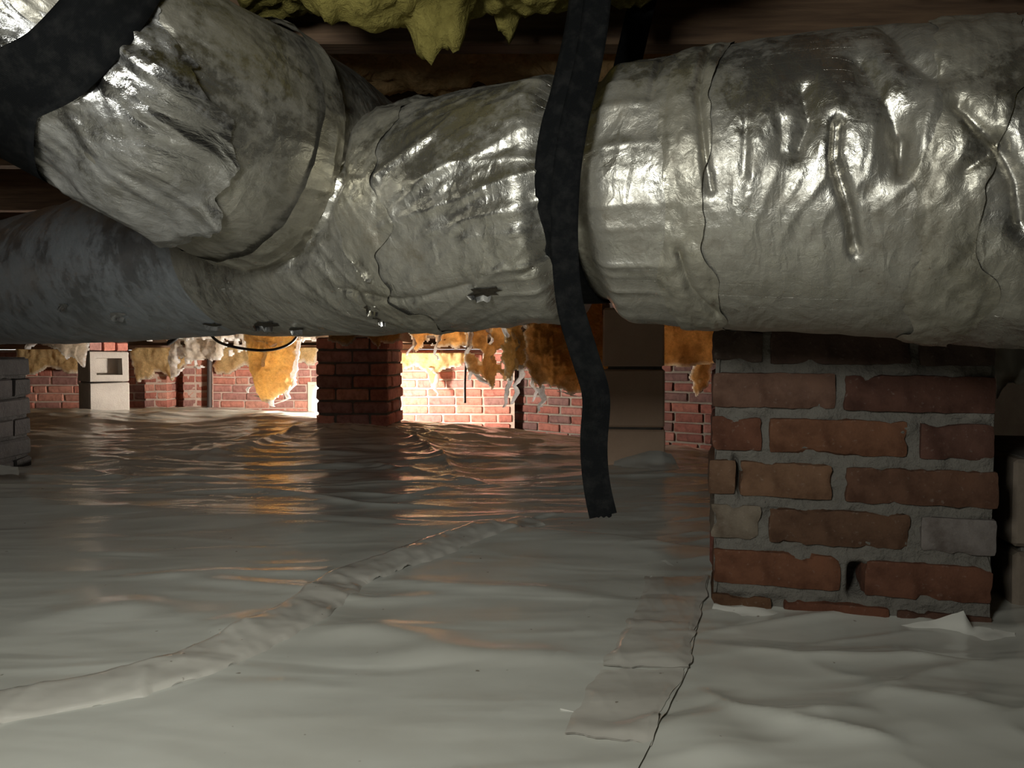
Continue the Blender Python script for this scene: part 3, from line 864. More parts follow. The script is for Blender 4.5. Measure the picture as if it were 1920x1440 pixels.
# tears showing dark stuffing on the underside
def tear(px, py, w, h, seed, mt='dark_tear', lip=True, rot=0.0):
    s0, t0 = MAIN.locate(px, py); R = .16; rng = np.random.default_rng(seed)
    n = 16; a = np.linspace(0, 2 * np.pi, n, endpoint=False)
    rr = rng.uniform(.45, 1.15, n); du = np.cos(a) * w / 2 * rr; dv = np.sin(a) * h / 2 * rr
    u = du * math.cos(rot) - dv * math.sin(rot); v = du * math.sin(rot) + dv * math.cos(rot)
    S = np.concatenate([[s0], s0 + u]); T = np.concatenate([[t0], t0 + v / R])
    V = MAIN.point(S, T, main_disp(S, T) + np.concatenate([[.0015], np.full(n, .0012)]))
    f = [[0, 1 + i, 1 + (i + 1) % n] for i in range(n)]
    tr = mobj('tear', raw_mesh('tear', V, np.array(f)), M[mt], DUCT)
    if lip:
        i = np.arange(0, 6); S2 = np.concatenate([S[1:7], S[1:7] * .8 + s0 * .2]); T2 = np.concatenate([T[1:7], T[1:7] + .018])
        V = MAIN.point(S2, T2, main_disp(S2, T2) + np.concatenate([np.full(6, .0012), np.full(6, .008)]))
        mobj('torn_lip', raw_mesh('torn_lip', V, np.array([[j, j + 1, j + 7, j + 6] for j in range(5)])), M['foil_clean'], tr)
for q in [(500, 606, .07, .018, 1), (700, 574, .035, .014, 2), (712, 596, .022, .02, 3), (905, 552, .045, .018, 4), (560, 612, .04, .010, 5), (400, 612, .06, .012, 6),
          (220, 590, .05, .02, 7, 'foil_clean'), (120, 570, .05, .012, 8, 'foil_clean'), (690, 508, .022, .02, 9), (1140, 1, .001, .001, 10)][:9]:
    tear(*q)

# ---- branch duct
def bp(px, py, d, r): return (*at(px, py, d), r)
BRANCH = Sweep([bp(650, 345, 1.33, .155), bp(560, 318, 1.20, .168), bp(430, 262, 1.06, .163), bp(300, 195, .98, .152), bp(150, 100, .93, .146), bp(0, 0, .90, .143), bp(-200, -140, .86, .143), bp(-420, -300, .80, .143)])
BD = empty('branch_duct', (0, 0, 0))
tag(BD, 'short foil-wrapped branch duct curving off the main duct toward the ceiling', 'duct')
s_bs, _ = BRANCH.locate(125, 130)
def br_disp(s, th):
    v = (th - TH_F) * .15; o = 0 * s
    d = .004 * fbm(st(s * 5, v * 5, o), 3, 91)
    d = d + .0022 * ridged(st(s * 9 + v * 14, v * 3 - s * 5, o), 3, 92)
    d = d + .0011 * crumple(s * .6 + v * .3, v * 1.6, 30.0, 193)
    p = np.exp(-((s - s_bs) / .035) ** 2); d = d - .010 * p
    return d
def sl_disp(s, th):
    v = (th - TH_F) * .15; o = 0 * s
    d = br_disp(s, th) + .0030 * ridged(st(s * 4.5 + v * 3.0, v * 6.5 - s * 2.0, o), 2, 93, .5)
    return d + .0115 * crumple(s * .8 + v * .3, v * 1.1, 15.0, 94) + .002
svb = np.linspace(0, BRANCH.L, 420); THB = np.linspace(0, 2 * np.pi, 300)
sweep_part('elbow_jacket', BRANCH, svb, THB, br_disp, 0, M['foil_elbow'], BD)
ep = [BRANCH.locate(*p) for p in [(285, 25), (350, 110), (405, 190), (432, 265), (420, 340), (395, 410), (330, 450), (250, 440)]]
ep = sorted((t, s) for s, t in ep)
et = np.array([e[0] for e in ep]); es = np.array([e[1] for e in ep])
sA = BRANCH.L - .001
def sl_edge(A, B):
    t = (A - 0.0); s0 = np.interp(B, et, es) + .008 * fbm(st(B * 9, 0 * B, 0 * B), 3, 95)
    return s0 + (sA - s0) * t
sweep_part('foil_sleeve', BRANCH, np.linspace(0, 1, 300) ** 1.2, THB, lambda s, t: sl_disp(s, t), .006, M['foil_clean'], BD, sl_edge)
for (a, b, off, seed) in [((585, 300), (635, 300), .004, 96)]:
    s0 = BRANCH.locate(*b)[0]; s1 = BRANCH.locate(*a)[0]
    sweep_part('foil_tape', BRANCH, np.linspace(s0, s1, 24), THB, lambda s, t: br_disp(s, t) + .004 * ridged(st(s * 20, t * 2.4, 0 * s), 2, 97), off, M['foil_tape'], BD)

# ------------------------------------------------------------------ straps
def ribbon(name, pts, side, width, mt, parent=None, thick=.0018, sub=10, bend=0.0):
    P = np.array(pts, float); n = len(P)
    t = np.concatenate([[0], np.cumsum(np.linalg.norm(np.diff(P, axis=0), axis=1))])
    tt = np.linspace(0, t[-1], n * sub)
    def cr(A):
        out = np.stack([np.interp(tt, t, A[:, i]) for i in range(A.shape[1])], 1)
        for _ in range(sub * 3): out[1:-1] = out[1:-1] * .5 + .25 * (out[2:] + out[:-2])
        return out
    C = cr(P); S = cr(np.broadcast_to(np.array(side, float), P.shape).copy() if np.ndim(side) == 1 else np.array(side, float)); S /= np.linalg.norm(S, axis=1)[:, None]
    T = np.gradient(C, axis=0); T /= np.linalg.norm(T, axis=1)[:, None]
    S = S - (S * T).sum(1)[:, None] * T; S /= np.linalg.norm(S, axis=1)[:, None]
    Nn = np.cross(T, S)
    m = 9; w = np.linspace(-.5, .5, m)
    rows = []
    for sg in (1, -1):
        rows.append(C[:, None] + S[:, None] * (w * width)[None, :, None] + Nn[:, None] * (sg * thick / 2 * (1 - (np.abs(w) * 2) ** 6) + bend * (w * 2) ** 2)[None, :, None])
    V = np.concatenate([rows[0], rows[1][:, ::-1]], 1); uv = st(np.broadcast_to(tt[:, None], V.shape[:2]), np.broadcast_to(np.concatenate([w, w[::-1]]) * width, V.shape[:2]))
    me = raw_mesh(name, V, quads(len(tt), 2 * m, True), True, uv)
    return mobj(name, me, M[mt], parent)

STR = empty('hanging_strap', (float(at(1065, 400, .9)[0]), .95, .75))
STR.location = (0, 0, 0)
tag(STR, 'black webbing strap looped round the main duct with a loose tail hanging down', 'strap')
axd = MAIN.frame(np.array(s_strap))[1]
axd = axd / np.linalg.norm(axd)
s_loop = MAIN.locate(1026, 400)[0]
def on_duct(th, s, off): return MAIN.point(np.array(s), np.array(th), main_disp(np.array(s), np.array(th)) + off)
topf = at(1100, -60, .93)
lp = [topf + np.array([0, .03, .0])]
for px, py in [(1095, 30), (1078, 120), (1062, 190)]:
    lp.append(at(px, py, .885 + .0 * py))
fr_pts = [on_duct(th, s_loop, .007) for th in np.linspace(TH_F - .35, 2 * np.pi + .9, 16)]
back = [on_duct(np.pi / 2 - .9, s_loop, .004) + np.array([.02, .05, .06]), np.array([fr_pts[-1][0] + .06, fr_pts[-1][1] + .02, .90])]
lp = [np.array([topf[0], 1.0, .90]), at(1100, -20, .90), at(1088, 60, .885), at(1070, 140, .872), at(1054, 210, .863)] + fr_pts + [np.array([fr_pts[-1][0] + .05, fr_pts[-1][1] - .01, .90])]
ribbon('strap_loop', lp, -axd, .040, 'web', STR)
tp = [at(1128, -90, .86), at(1116, 40, .852), at(1101, 130, .845), at(1078, 220, .838), at(1062, 320, .834), at(1058, 420, .836), at(1061, 510, .842), at(1069, 580, .846), at(1088, 640, .842), at(1103, 690, .836), at(1120, 735, .832),
      at(1119, 770, .838), at(1113, 810, .842), at(1113, 850, .842), at(1117, 900, .838), at(1124, 940, .835), at(1131, 967, .833)]
sd = []
for i in range(len(tp)):
    a = -.15 + .25 * math.sin(i * .8); sd.append((math.cos(a), math.sin(a), -.02))
ribbon('strap_tail', tp, sd, .0305, 'web', STR, bend=.001)
mobj('frayed_end', raw_mesh('frayed_end', np.array([at(1112 + 40 * (i % 2) * .0 + i * 5, 962 + (6 if i % 2 else 9), .832) for i in range(8)] + [at(1112 + i * 5, 955, .832) for i in range(8)]),
     np.array([[i, i + 1, i + 9, i + 8] for i in range(7)])), M['web'], STR)

BS = empty('branch_strap', (0, 0, 0))
tag(BS, 'wide black strap wrapped round the crumpled branch duct', 'strap')
ths = np.linspace(0, 2 * np.pi, 60)
rq = sorted((t, q) for q, t in [BRANCH.locate(*p) for p in [(208, 8), (160, 72), (105, 122), (50, 152), (8, 168)]])
def ring_s(t):
    return np.interp(t, [rq[0][0] - 1.6, rq[0][0], *[r[0] for r in rq[1:-1]], rq[-1][0], rq[-1][0] + 1.6], [s_bs, rq[0][1], *[r[1] for r in rq[1:-1]], rq[-1][1], s_bs])
bpts = [BRANCH.point(ring_s(t), np.array(t), sl_disp(ring_s(t), np.array(t)) * .3 + .010) for t in ths]
ribbon('strap_loop', bpts, BRANCH.frame(np.array(s_bs))[1], .070, 'web', BS, sub=4)

# ------------------------------------------------------------------ insulation
def ceiling_batt(x0, x1, y0, y1, zb, mt, seed, label, sag=.03, drips=()):
    nx = int((x1 - x0) / .007); ny = int((y1 - y0) / .007)
    u = np.linspace(x0, x1, nx); v = np.linspace(y0, y1, ny); U, V = np.meshgrid(u, v, indexing='ij')
    e = np.minimum(np.minimum(U - x0, x1 - U), np.minimum(V - y0, y1 - V)); ed = smooth(0, .07, e)
    Zb = zb + .03 * fbm(st(U * 5, V * 6, 0 * U), 4, seed) + .012 * fbm(st(U * 24, V * 24, 0 * U), 4, seed + 1, .6) - sag * ed
    for (dx, dy, r, h) in drips: 
        q = np.hypot(U - dx, (V - dy) * 1.0) / r * (1 + .35 * fbm(st(U * 40, V * 40, 0 * U), 2, seed + 5)); Zb = Zb - h * np.exp(-np.abs(q) ** 3.6)
    Zb = Zb * ed + (zb + .12) * (1 - ed) 
    top = st(U, V, np.full_like(U, min(zb + .16, 1.015)))
    bot = st(U, V, np.minimum(Zb, 1.01))
    n = nx * ny; q = quads(nx, ny)
    me = raw_mesh('batt', np.concatenate([bot.reshape(-1, 3), top.reshape(-1, 3)]), np.concatenate([q[:, ::-1], q + n]))
    attr(me, 'thin', np.zeros(2 * n))
    o = mobj('insulation_batt', me, M[mt]); tag(o, label, 'insulation'); return o
def dr(px, py, d, r, h):
    p = at(px, py, d); return (p[0], d, r, h)
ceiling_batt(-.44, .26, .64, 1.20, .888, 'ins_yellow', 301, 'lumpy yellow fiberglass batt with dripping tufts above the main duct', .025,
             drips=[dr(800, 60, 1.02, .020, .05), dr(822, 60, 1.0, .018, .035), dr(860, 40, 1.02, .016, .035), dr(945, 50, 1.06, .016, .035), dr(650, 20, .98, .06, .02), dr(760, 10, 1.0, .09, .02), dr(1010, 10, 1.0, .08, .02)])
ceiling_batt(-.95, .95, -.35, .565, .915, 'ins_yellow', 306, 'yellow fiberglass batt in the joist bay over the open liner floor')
ceiling_batt(.28, 1.3, .64, 1.20, .96, 'ins_brown', 302, 'shadowed fiberglass batt above the crumpled end of the main duct')
ceiling_batt(-1.4, .9, 1.27, 1.59, .91, 'ins_brown', 304, 'brown fiberglass batt in the bay behind the yellow batt')
ceiling_batt(-2.2, .9, 1.65, 1.97, .91, 'ins_brown', 305, 'brown fiberglass batt two bays behind the yellow batt')

def curtain(d, prof, ytop, mt, seed, label, thick=.05, rag=10, yaw=0.0, holes=0.0, step=2.4, strands=(), lump=.03, name='insulation_clump'):
    """ragged fiberglass hanging down; prof = lower outline in the photo at distance d"""
    prof = sorted(prof); px0, px1 = prof[0][0], prof[-1][0]
    step = max(step, 1.0)
    if ytop < 620: ytop = 670 - (1.015 - CAM[2]) * F / d
    us = np.arange(px0 - 6, px1 + 6, step); low = max(p[1] for p in prof) + 14; vs_ = np.arange(ytop, low, step)
    U, V = np.meshgrid(us, vs_, indexing='ij')
    pu = np.interp(U, [p[0] for p in prof], [p[1] for p in prof])
    pu = pu + rag * fbm(st(U / 14.0, V / 60.0, 0 * U), 4, seed)
    e = np.minimum(np.minimum(pu - V, (U - px0) * 1.2 + 7 * fbm(st(V / 12., U * 0, U * 0), 3, seed + 1)), (px1 - U) * 1.2 + 7 * fbm(st(V / 12., U * 0, U * 0), 3, seed + 2))
    if holes: 
        hn = fbm(st(U / 17., V / 22., 0 * U), 3, seed + 3); e = np.minimum(e, (holes - hn) * 26)
    mpp = d / F
    keep = e > 0
    th = thick * np.sqrt(np.clip(e * mpp / (thick * 1.2), 0, 1))
    mid = lump * fbm(st(U * mpp * 7, V * mpp * 7, 0 * U), 3, seed + 4) + .5 * lump * ridged(st(U * mpp * 18, V * mpp * 9, 0 * U), 2, seed + 6)
    base = np.stack([(U - 960) / F * d, np.zeros_like(U) + d, CAM[2] + (670 - V) / F * d], -1)
    nf = min(.35, lump * 8) * th * fbm(st(U * mpp * 30, V * mpp * 30, 0 * U), 3, seed + 5)
    A = base.copy(); A[..., 1] += mid - th / 2 - nf; B = base.copy(); B[..., 1] += mid + th / 2 + nf
    k4 = quads(len(us), len(vs_)); kk = keep.reshape(-1); sel = kk[k4].all(1); q = k4[sel]
    n = len(kk)
    edges = {}
    f = np.concatenate([q, q[:, ::-1] + n])
    # close the rim
    from collections import Counter
    ed = np.concatenate([q[:, [0, 1]], q[:, [1, 2]], q[:, [2, 3]], q[:, [3, 0]]])
    key = np.sort(ed, 1); key = key[:, 0].astype(np.int64) * n + key[:, 1]
    uq, idx, cnt = np.unique(key, return_index=True, return_counts=True); b = ed[idx[cnt == 1]]
    f = np.concatenate([f, np.stack([b[:, 1], b[:, 0], b[:, 0] + n, b[:, 1] + n], 1)])
    P = np.concatenate([A.reshape(-1, 3), B.reshape(-1, 3)])
    thin = np.concatenate([1 - np.clip(e / 13.0, 0, 1).reshape(-1)] * 2)
    used = np.unique(f); rm = np.full(len(P), -1); rm[used] = np.arange(len(used))
    me = raw_mesh('fluff', P[used], rm[f]); attr(me, 'thin', thin[used])
    root = empty(name, (0, 0, 0)); mobj('fluff', me, M[mt], root)
    for k, s in enumerate(strands): strand(root, s, d, seed + k)
    tag(root, label, 'insulation'); return root

def strand(root, pts, d, seed, r=3.2, mt='ins_pale'):
    P = np.array([at(p[0], p[1], d) for p in pts]); rr = np.array([p[2] if len(p) > 2 else r for p in pts]) * d / F
    t = np.concatenate([[0], np.cumsum(np.linalg.norm(np.diff(P, axis=0), axis=1))]); n = max(12, int(t[-1] / (.0035 * d)))
    tt = np.linspace(0, t[-1], n); C = np.stack([np.interp(tt, t, P[:, i]) for i in range(3)], 1); R = np.interp(tt, t, rr)
    o = tt * 0
    C = C + st(fbm(st(tt * 30 / d * 3, o, o), 3, seed), fbm(st(tt * 20, o + 5, o), 2, seed + 1), .4 * fbm(st(tt * 30, o + 9, o), 2, seed + 2)) * (.0045 * d)
    m = 8; a = np.linspace(0, 2 * np.pi, m, endpoint=False)
    A, T2 = np.meshgrid(a, tt)
    rad = R[:, None] * (1 + .55 * fbm(st(np.cos(A) * 1.3, np.sin(A) * 1.3, T2 * 60 / d * 2), 3, seed + 3))
    V = C[:, None] + st(np.cos(A) * rad, np.sin(A) * rad, 0 * A)
    me = raw_mesh('strand', V, quads(n, m, True)[:, ::-1]); attr(me, 'thin', np.ones(n * m)); mobj('strand', me, M[mt], root)

# back wall, left to right
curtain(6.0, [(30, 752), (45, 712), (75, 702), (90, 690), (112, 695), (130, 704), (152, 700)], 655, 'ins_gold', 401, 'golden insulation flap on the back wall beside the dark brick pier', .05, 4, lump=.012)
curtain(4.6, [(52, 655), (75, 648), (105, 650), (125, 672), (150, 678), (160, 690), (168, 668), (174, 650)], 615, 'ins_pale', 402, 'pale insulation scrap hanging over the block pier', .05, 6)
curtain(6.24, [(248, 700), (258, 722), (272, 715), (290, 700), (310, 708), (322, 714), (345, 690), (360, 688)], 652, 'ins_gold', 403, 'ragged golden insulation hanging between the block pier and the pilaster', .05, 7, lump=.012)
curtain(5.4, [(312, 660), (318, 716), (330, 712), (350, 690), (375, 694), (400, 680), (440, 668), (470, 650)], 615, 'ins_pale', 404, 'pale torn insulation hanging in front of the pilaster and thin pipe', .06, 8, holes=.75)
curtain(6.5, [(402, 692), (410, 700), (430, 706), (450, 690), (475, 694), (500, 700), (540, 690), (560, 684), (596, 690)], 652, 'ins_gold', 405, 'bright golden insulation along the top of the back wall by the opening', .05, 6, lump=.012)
curtain(4.7, [(460, 650), (470, 700), (480, 742), (495, 752), (505, 764), (520, 750), (535, 742), (548, 725), (556, 690), (560, 640)], 615, 'ins_gold', 406, 'large drooping tongue of golden insulation near the bright opening', .07, 8,
        strands=[[(492, 650, 4), (488, 690, 4), (478, 720, 3), (466, 735, 2)], [(556, 640, 4), (553, 700, 5), (540, 745, 4), (520, 758, 2)], [(482, 742, 4), (500, 752, 5), (512, 762, 3)], [(478, 640, 5), (520, 648, 4), (562, 636, 3)]])
curtain(3.85, [(614, 640), (630, 646), (655, 645), (672, 632), (690, 634), (706, 648), (710, 662), (716, 645), (735, 652), (750, 642), (754, 628)], 600, 'ins_brown', 407, 'dark insulation tufts over the top of the mid-floor brick pier', .05, 5)
curtain(5.75, [(736, 690), (755, 698), (775, 686), (800, 700), (808, 722), (815, 726), (822, 700), (845, 688), (876, 692)], 662, 'ins_gold', 408, 'golden insulation melting over the top of the brightly lit brick wall', .05, 5,
        strands=[[(812, 690, 6), (813, 730, 3), (816, 742, 1.5)]])
curtain(4.4, [(770, 640), (778, 662), (790, 650), (800, 640), (820, 655), (845, 648), (870, 658), (880, 650)], 600, 'ins_brown', 409, 'small torn insulation with white edges beside the mid-floor pier', .04, 6, holes=.55,
        strands=[[(776, 615, 3), (778, 645, 3), (770, 668, 2)], [(800, 612, 3), (822, 622, 3), (815, 650, 3), (820, 676, 2)], [(830, 640, 3), (850, 636, 3), (872, 652, 3)]])
curtain(4.0, [(872, 690), (880, 700), (900, 700), (915, 716), (925, 728), (932, 700), (945, 714), (955, 700)], 590, 'ins_brown', 410, 'torn brown insulation fringed with white threads left of the strap tail', .06, 9, holes=.85,
        strands=[[(884, 600, 4), (876, 640, 4), (878, 690, 4), (886, 712, 3)], [(918, 600, 4), (922, 640, 5), (916, 676, 4), (920, 726, 3)], [(890, 700, 4), (908, 710, 5), (922, 724, 3)], [(880, 690, 5), (900, 715, 4), (918, 722, 2)]])
curtain(3.6, [(942, 690), (950, 735), (965, 700), (985, 690), (1005, 720), (1012, 700), (1020, 690)], 585, 'ins_gold', 411, 'shredded insulation strip with long white threads beside the strap tail', .06, 12, holes=.7,
        strands=[[(948, 600, 4), (952, 650, 5), (966, 690, 5), (952, 730, 4), (946, 766, 2)], [(966, 610, 4), (972, 660, 5), (980, 700, 5), (968, 740, 4), (962, 758, 2)], [(990, 640, 5), (998, 690, 5), (1003, 735, 3), (1001, 755, 1.5)],
                 [(985, 590, 5), (994, 620, 4), (990, 640, 2)], [(1012, 700, 4), (1022, 730, 4), (1014, 764, 2)]])
curtain(3.3, [(985, 700), (1010, 725), (1050, 726), (1075, 738), (1092, 740), (1130, 720), (1150, 715), (1165, 708), (1180, 690), (1200, 672)], 555, 'ins_brown', 412, 'big brown insulation batt sagging behind the strap tail', .10, 7, lump=.06,
        strands=[[(1052, 735, 3), (1075, 740, 4), (1096, 742, 3)], [(1158, 640, 5), (1168, 680, 6), (1152, 735, 5), (1145, 760, 2)], [(1010, 722, 4), (1022, 740, 4), (1012, 770, 2)], [(1163, 590, 5), (1158, 600, 6), (1160, 612, 2)]])
curtain(3.9, [(1190, 700), (1225, 692), (1260, 688), (1300, 690), (1330, 684), (1420, 684)], 608, 'ins_brown', 413, 'flat brown insulation sheet beside the big brick pier', .06, 3, lump=.02)
curtain(4.3, [(1296, 725), (1305, 750), (1318, 735), (1332, 720)], 660, 'ins_brown', 414, 'short brown insulation wisp against the right back wall', .03, 5)
curtain(5.0, [(180, 632), (230, 640), (300, 636), (420, 640), (560, 648), (600, 640)], 600, 'ins_pale', 415, 'frayed pale insulation edge just under the bluish duct', .04, 6, holes=.6)

# ------------------------------------------------------------------ work lantern behind the middle pier
LX, LY = -1.045, 5.0
gz = float(ground(np.array([LX]), np.array([LY]))[0])
WL = empty('work_lantern', (LX, LY, gz), math.radians(20))
def lathe(name, prof, mt, parent, seg=24):
    a = np.linspace(0, 2 * np.pi, seg, endpoint=False); P = np.array(prof, float)
    V = st(P[:, 0:1] * np.cos(a), P[:, 0:1] * np.sin(a), P[:, 1:2] + 0 * a)
    return mobj(name, raw_mesh(name, V, quads(len(P), seg, True)[:, ::-1]), M[mt], parent)
lathe('base', [(0, 0), (.085, 0), (.085, .022), (.06, .03), (0, .03)], 'cream', WL)
lathe('lens', [(0, .03), (.062, .03), (.062, .175), (0, .175)], 'lens', WL)
lathe('cap', [(0, .175), (.075, .175), (.075, .185), (.04, .205), (0, .208)], 'cream', WL)
for q in range(4):
    a = q * math.pi / 2 + .4
    tube_ = lathe('guard_post', [(0, .02), (.004, .02), (.004, .178), (0, .178)], 'cream', WL, 8); tube_.location = (.075 * math.cos(a), .075 * math.sin(a), 0)
tag(WL, 'small bright work lantern on the liner behind the mid-floor brick pier', 'lamp')

# ------------------------------------------------------------------ made-up housing for the added near light
IL = empty('added_lamp_housing', LAMP.location); IL.rotation_euler = LAMP.rotation_euler
solid_box('housing', (-.145, -.115, .006), (.145, .115, .035), M['metal_grey'], IL, .006)
for a_, b_ in (((-.145, .10), (.145, .115)), ((-.145, -.115), (.145, -.10)), ((-.145, -.10), (-.13, .10)), ((.13, -.10), (.145, .10))):
    solid_box('rim', (a_[0], a_[1], -.006), (b_[0], b_[1], .006), M['metal_grey'], IL, .002)
solid_box('hook', (-.006, .11, .012), (.006, .34, .020), M['black'], IL, .002)
tag(IL, 'made-up flat grey lamp housing added out of view over the open liner floor', 'lamp')

# ------------------------------------------------------------------ wires and pipe
def tube(name, pts, r, mt, parent=None, seg=8, sub=8):
    P = np.array(pts, float); t = np.concatenate([[0], np.cumsum(np.linalg.norm(np.diff(P, axis=0), axis=1))]); n = len(P) * sub
    tt = np.linspace(0, t[-1], n); C = np.stack([np.interp(tt, t, P[:, i]) for i in range(3)], 1)
    for _ in range(sub * 2): C[1:-1] = C[1:-1] * .5 + .25 * (C[2:] + C[:-2])
    T = np.gradient(C, axis=0); T /= np.linalg.norm(T, axis=1)[:, None]
    h = np.where(np.abs(T[:, 2:3]) > .9, np.array([[1.0, 0, 0]]), np.array([[0, 0, 1.0]])); S = np.cross(T, h); S /= np.linalg.norm(S, axis=1)[:, None]; U = np.cross(T, S)
    a = np.linspace(0, 2 * np.pi, seg, endpoint=False)
    V = C[:, None] + r * (np.cos(a)[None, :, None] * S[:, None] + np.sin(a)[None, :, None] * U[:, None])
    V = np.concatenate([V.reshape(-1, 3), C[:1], C[-1:]])
    f = quads(n, seg, True).tolist()
    k = n * seg
    f += [[k, (j + 1) % seg, j] for j in range(seg)] + [[k + 1, (n - 1) * seg + j, (n - 1) * seg + (j + 1) % seg] for j in range(seg)]
    return mobj(name, pmesh(name, V, f, True), M[mt], parent)
tag(tube('cable', [at(380, 457, 4.4), at(385, 610, 4.4), at(395, 640, 4.4), at(440, 652, 4.4), at(500, 660, 4.4), at(535, 652, 4.4), at(560, 640, 4.4), at(565, 600, 4.4), at(566, 457, 4.4)], .008, 'black'), 'black electrical cable drooping among the pale insulation', 'cable')
tag(tube('cable', [at(320, 467, 4.6), at(320, 600, 4.6), at(330, 640, 4.6), at(300, 652, 4.6), at(345, 630, 4.6), at(350, 600, 4.6), at(350, 467, 4.6)], .012, 'black'), 'black cable loop hanging above the block pier', 'cable')
tag(tube('hanging_wire', [at(876, 462, 4.5), at(876, 600, 4.5), at(875, 660, 4.5), at(871, 720, 4.5), at(872, 756, 4.5)], .007, 'pipe'), 'thin dark wire hanging in front of the brightly lit wall', 'wire')
tag(tube('drain_pipe', [at(393, 600, 6.35), at(393, 660, 6.35), at(393, 780, 6.35), at(393, 800, 6.35)], .022, 'pipe'), 'thin dark vertical pipe in the corner of the back wall', 'pipe')

# ------------------------------------------------------------------ loose liner pieces and tape
def strip(name, path, w0, w1, mt, label, lift0=.004, lift1=.010, seed=0, wrk=.004, n=90, m=14, rag=.006, cat='tape', bury=False):
    """strip lying on the floor along path (x,y), from -w0 to +w1 across; the far (+) edge curls up"""
    P = np.array(path, float); t = np.concatenate([[0], np.cumsum(np.linalg.norm(np.diff(P, axis=0), axis=1))]); tt = np.linspace(0, t[-1], n)
    C = np.stack([np.interp(tt, t, P[:, i]) for i in range(2)], 1)
    for _ in range(10): C[1:-1] = C[1:-1] * .5 + .25 * (C[2:] + C[:-2])
    T = np.gradient(C, axis=0); T /= np.linalg.norm(T, axis=1)[:, None]; S = np.stack([T[:, 1], -T[:, 0]], 1)
    w = np.linspace(-w0, w1, m); W = np.broadcast_to(w[None], (n, m)).copy()
    W[:, -1] += rag * fbm(st(tt * 40, 0 * tt, 0 * tt), 3, seed); W[:, 0] += rag * fbm(st(tt * 40, 0 * tt + 4, 0 * tt), 3, seed)
    V = C[:, None] + S[:, None] * W[..., None]
    q = np.clip((W + w0) / (w0 + w1), 0, 1)
    Z = ground(V[..., 0], V[..., 1]) + lift0 + (lift1 - lift0) * q ** 3 + wrk * np.clip(.3 + ridged(st(tt[:, None] * 18 + W * 10, W * 14, 0 * W), 3, seed + 1), 0, 2)
    if bury: Z = Z - (.004 + lift1) * smooth(.80, 1.0, np.abs(q - .5) * 2)
    top = st(V[..., 0], V[..., 1], Z); bot = top - np.array([0, 0, .0012]); k = n * m
    qd = quads(n, m)
    me = raw_mesh(name, np.concatenate([top.reshape(-1, 3), bot.reshape(-1, 3)]), np.concatenate([qd, qd[:, ::-1] + k]))
    o = mobj(name, me, M[mt]); tag(o, label, cat); return o
strip('seam_tape', SEAM, .035, .05, 'liner_tape', 'long clear tape seam running diagonally across the floor liner', .003, .003, 501, .0022, 300, bury=True)
strip('liner_overlap', EDGE[::-1], .16, .0, 'liner', 'lapped liner edge running down from the big brick pier', .0010, .0022, 502, .0003, 160, rag=.0006, cat='plastic sheet')
def patch(name, quad_px, mt, label, seed, lift=.006, wrk=.006, n=36, cat='tape', curl=0.0):
    c = np.array([floor_px(*p) for p in quad_px])        # four corners a,b,c,d in order
    u = np.linspace(0, 1, n); U, V = np.meshgrid(u, u, indexing='ij')
    P = (c[0] * ((1 - U) * (1 - V))[..., None] + c[1] * (U * (1 - V))[..., None] + c[2] * (U * V)[..., None] + c[3] * ((1 - U) * V)[..., None])
    P = P + .004 * st(fbm(st(U * 6, V * 6, 0 * U), 3, seed), fbm(st(U * 6, V * 6, 0 * U + 7), 3, seed))
    ee = smooth(0, .12, np.minimum(np.minimum(U, 1 - U), np.minimum(V, 1 - V)))
    Z = ground(P[..., 0], P[..., 1]) + .003 + (lift - .003) * ee * .5 + wrk * np.clip(.25 + ridged(st(P[..., 0] * 26, P[..., 1] * 16, 0 * U), 3, seed + 2), 0, 2) + curl * .3 * smooth(.8, 1, V)
    top = st(P[..., 0], P[..., 1], Z); k = n * n; q = quads(n, n)
    me = raw_mesh(name, np.concatenate([top.reshape(-1, 3), (top - np.array([0, 0, .0012])).reshape(-1, 3)]), np.concatenate([q, q[:, ::-1] + k]))
    o = mobj(name, me, M[mt]); tag(o, label, cat); return o
patch('tape_patch', [(1215, 1085), (1330, 1085), (1302, 1195), (1180, 1195)], 'liner_tape', 'crinkled clear tape patch next to the foot of the big brick pier', 511, .006, .0012)
patch('tape_patch', [(1178, 1160), (1305, 1160), (1288, 1250), (1130, 1248)], 'liner_tape', 'middle clear tape patch with a frosted cut end on the liner edge', 512, .008, .0008, curl=.004)
patch('tape_patch', [(1120, 1252), (1286, 1252), (1218, 1395), (1060, 1370)], 'liner_tape', 'broad tape patch at the bottom of the taped liner edge', 513, .006, .0005, curl=.003)

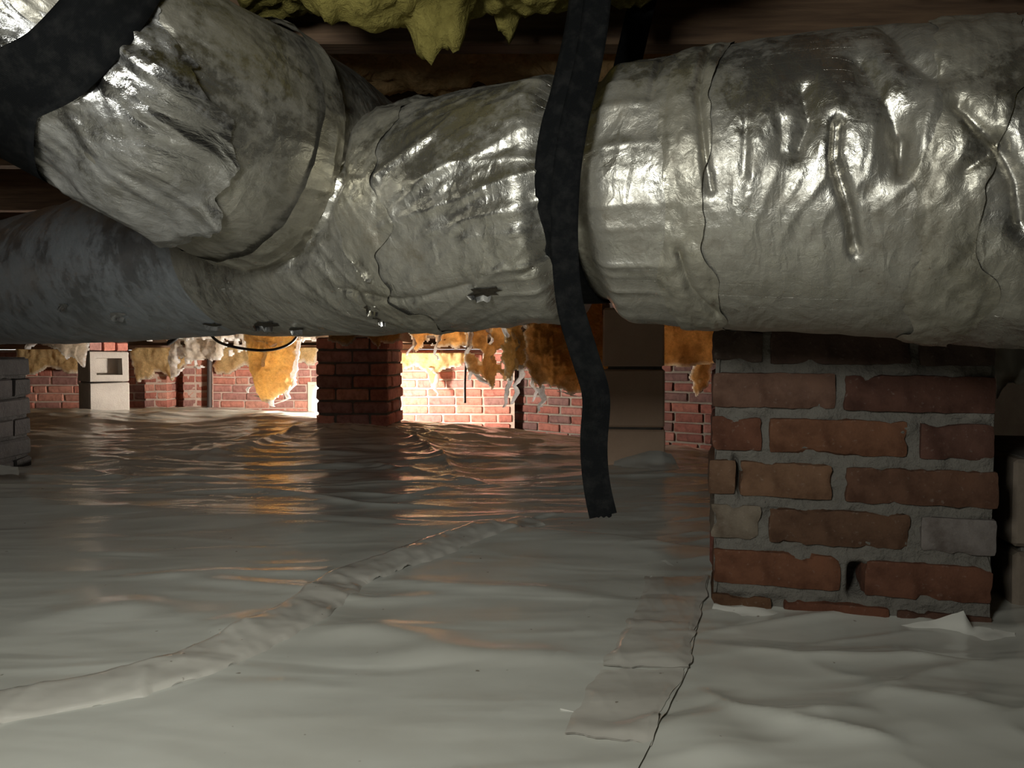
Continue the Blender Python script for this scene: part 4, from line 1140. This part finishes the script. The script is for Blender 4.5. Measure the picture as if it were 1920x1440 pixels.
def sheet3d(name, grid_px, mt, label, seed, cat='plastic sheet', sub=6, wrk=.004):
    """small free-form plastic sheet; grid_px rows of (px,py,depth)"""
    G = np.array([[at(*p) for p in row] for row in grid_px]); r, c = G.shape[:2]
    R, C_ = (r - 1) * sub + 1, (c - 1) * sub + 1
    a = np.linspace(0, r - 1, R); b = np.linspace(0, c - 1, C_)
    H = np.stack([[np.interp(b, np.arange(c), G[i, :, k]) for i in range(r)] for k in range(3)], -1)
    O = np.stack([np.stack([np.interp(a, np.arange(r), H[:, j, k]) for j in range(C_)], 1) for k in range(3)], -1)
    for _ in range(4): O[1:-1, 1:-1] = O[1:-1, 1:-1] * .5 + .125 * (O[2:, 1:-1] + O[:-2, 1:-1] + O[1:-1, 2:] + O[1:-1, :-2])
    O = O + wrk * st(0 * O[..., 0], fbm(O * 18, 3, seed), fbm(O * 22, 3, seed + 1))
    k = R * C_; q = quads(R, C_)
    me = raw_mesh(name, np.concatenate([O.reshape(-1, 3), (O + np.array([0, .001, -.001])).reshape(-1, 3)]), np.concatenate([q, q[:, ::-1] + k]))
    o = mobj(name, me, M[mt]); tag(o, label, cat); return o
sheet3d('liner_skirt', [[(1338, 1128, 1.140), (1450, 1148, 1.118), (1560, 1168, 1.095), (1660, 1176, 1.072), (1740, 1160, 1.055), (1806, 1142, 1.04), (1822, 1176, 1.03), (1860, 1180, 1.025), (1905, 1188, 1.01)],
                        [(1335, 1142, 1.128), (1450, 1162, 1.10), (1560, 1180, 1.08), (1660, 1192, 1.06), (1740, 1186, 1.04), (1806, 1186, 1.02), (1822, 1192, 1.015), (1860, 1200, 1.005), (1908, 1215, .99)],
                        [(1330, 1165, 1.09), (1450, 1185, 1.065), (1560, 1202, 1.04), (1660, 1215, 1.02), (1740, 1218, 1.0), (1806, 1224, .985), (1822, 1226, .98), (1860, 1236, .97), (1906, 1255, .96)],
                        [(1325, 1195, 1.02), (1450, 1215, .99), (1560, 1230, .965), (1660, 1245, .945), (1740, 1250, .93), (1806, 1258, .915), (1822, 1262, .91), (1860, 1270, .90), (1900, 1285, .885)]],
        'liner_white', 'torn liner skirt turned up against the foot of the big brick pier', 521)
sheet3d('liner_skirt', [[(1152, 866, 2.50), (1200, 848, 2.48), (1240, 846, 2.46), (1258, 850, 2.47)], [(1148, 880, 2.46), (1200, 868, 2.43), (1244, 870, 2.41), (1268, 866, 2.43)], [(1140, 905, 2.30), (1200, 902, 2.28), (1250, 895, 2.26), (1280, 890, 2.28)]],
        'liner_white', 'torn liner skirt turned up around the smooth brown block pier', 522, sub=8)
sheet3d('liner_skirt', [[(-40, 868, 2.2), (0, 872, 2.18), (34, 876, 2.17)], [(-40, 888, 2.12), (0, 890, 2.1), (36, 890, 2.1)]], 'liner_white', 'liner turned up against the pier under the bluish duct', 523)
sheet3d('plastic_scrap', [[(1860, 560, 1.32), (1905, 560, 1.32), (1940, 560, 1.30)], [(1868, 640, 1.30), (1895, 640, 1.29), (1930, 640, 1.27)], [(1868, 680, 1.26), (1893, 700, 1.29), (1930, 690, 1.25)], [(1872, 735, 1.28), (1890, 720, 1.24), (1930, 712, 1.28)]], 'liner_white', 'crumpled pale plastic hanging behind the big brick pier', 524, wrk=.012)
for k, (g, lab) in enumerate([
    ([[(1218, 1085, 1.27), (1232, 1110, 1.24)], [(1222, 1082, 1.275), (1250, 1108, 1.24)]], 'small curled white plastic scrap on the tape by the big pier'),
    ([[(1050, 1326, .80), (1125, 1346, .785)], [(1056, 1338, .80), (1108, 1352, .78)]], 'folded white plastic strip on the broad tape patch'),
    ([[(1238, 1052, 1.36), (1262, 1072, 1.32)], [(1248, 1050, 1.36), (1270, 1068, 1.325)]], 'tiny plastic scrap between the strap tail and the big pier'),
    ([[(582, 1142, 1.14), (700, 1165, 1.10), (806, 1196, 1.02)], [(592, 1158, 1.11), (700, 1178, 1.07), (800, 1198, 1.015)]], 'white sliver of liner edge turned up beside the diagonal tape seam')]):
    pass
    sheet3d('plastic_scrap', g, 'liner_white', lab, 530 + k, cat='plastic scrap', sub=10, wrk=.002)
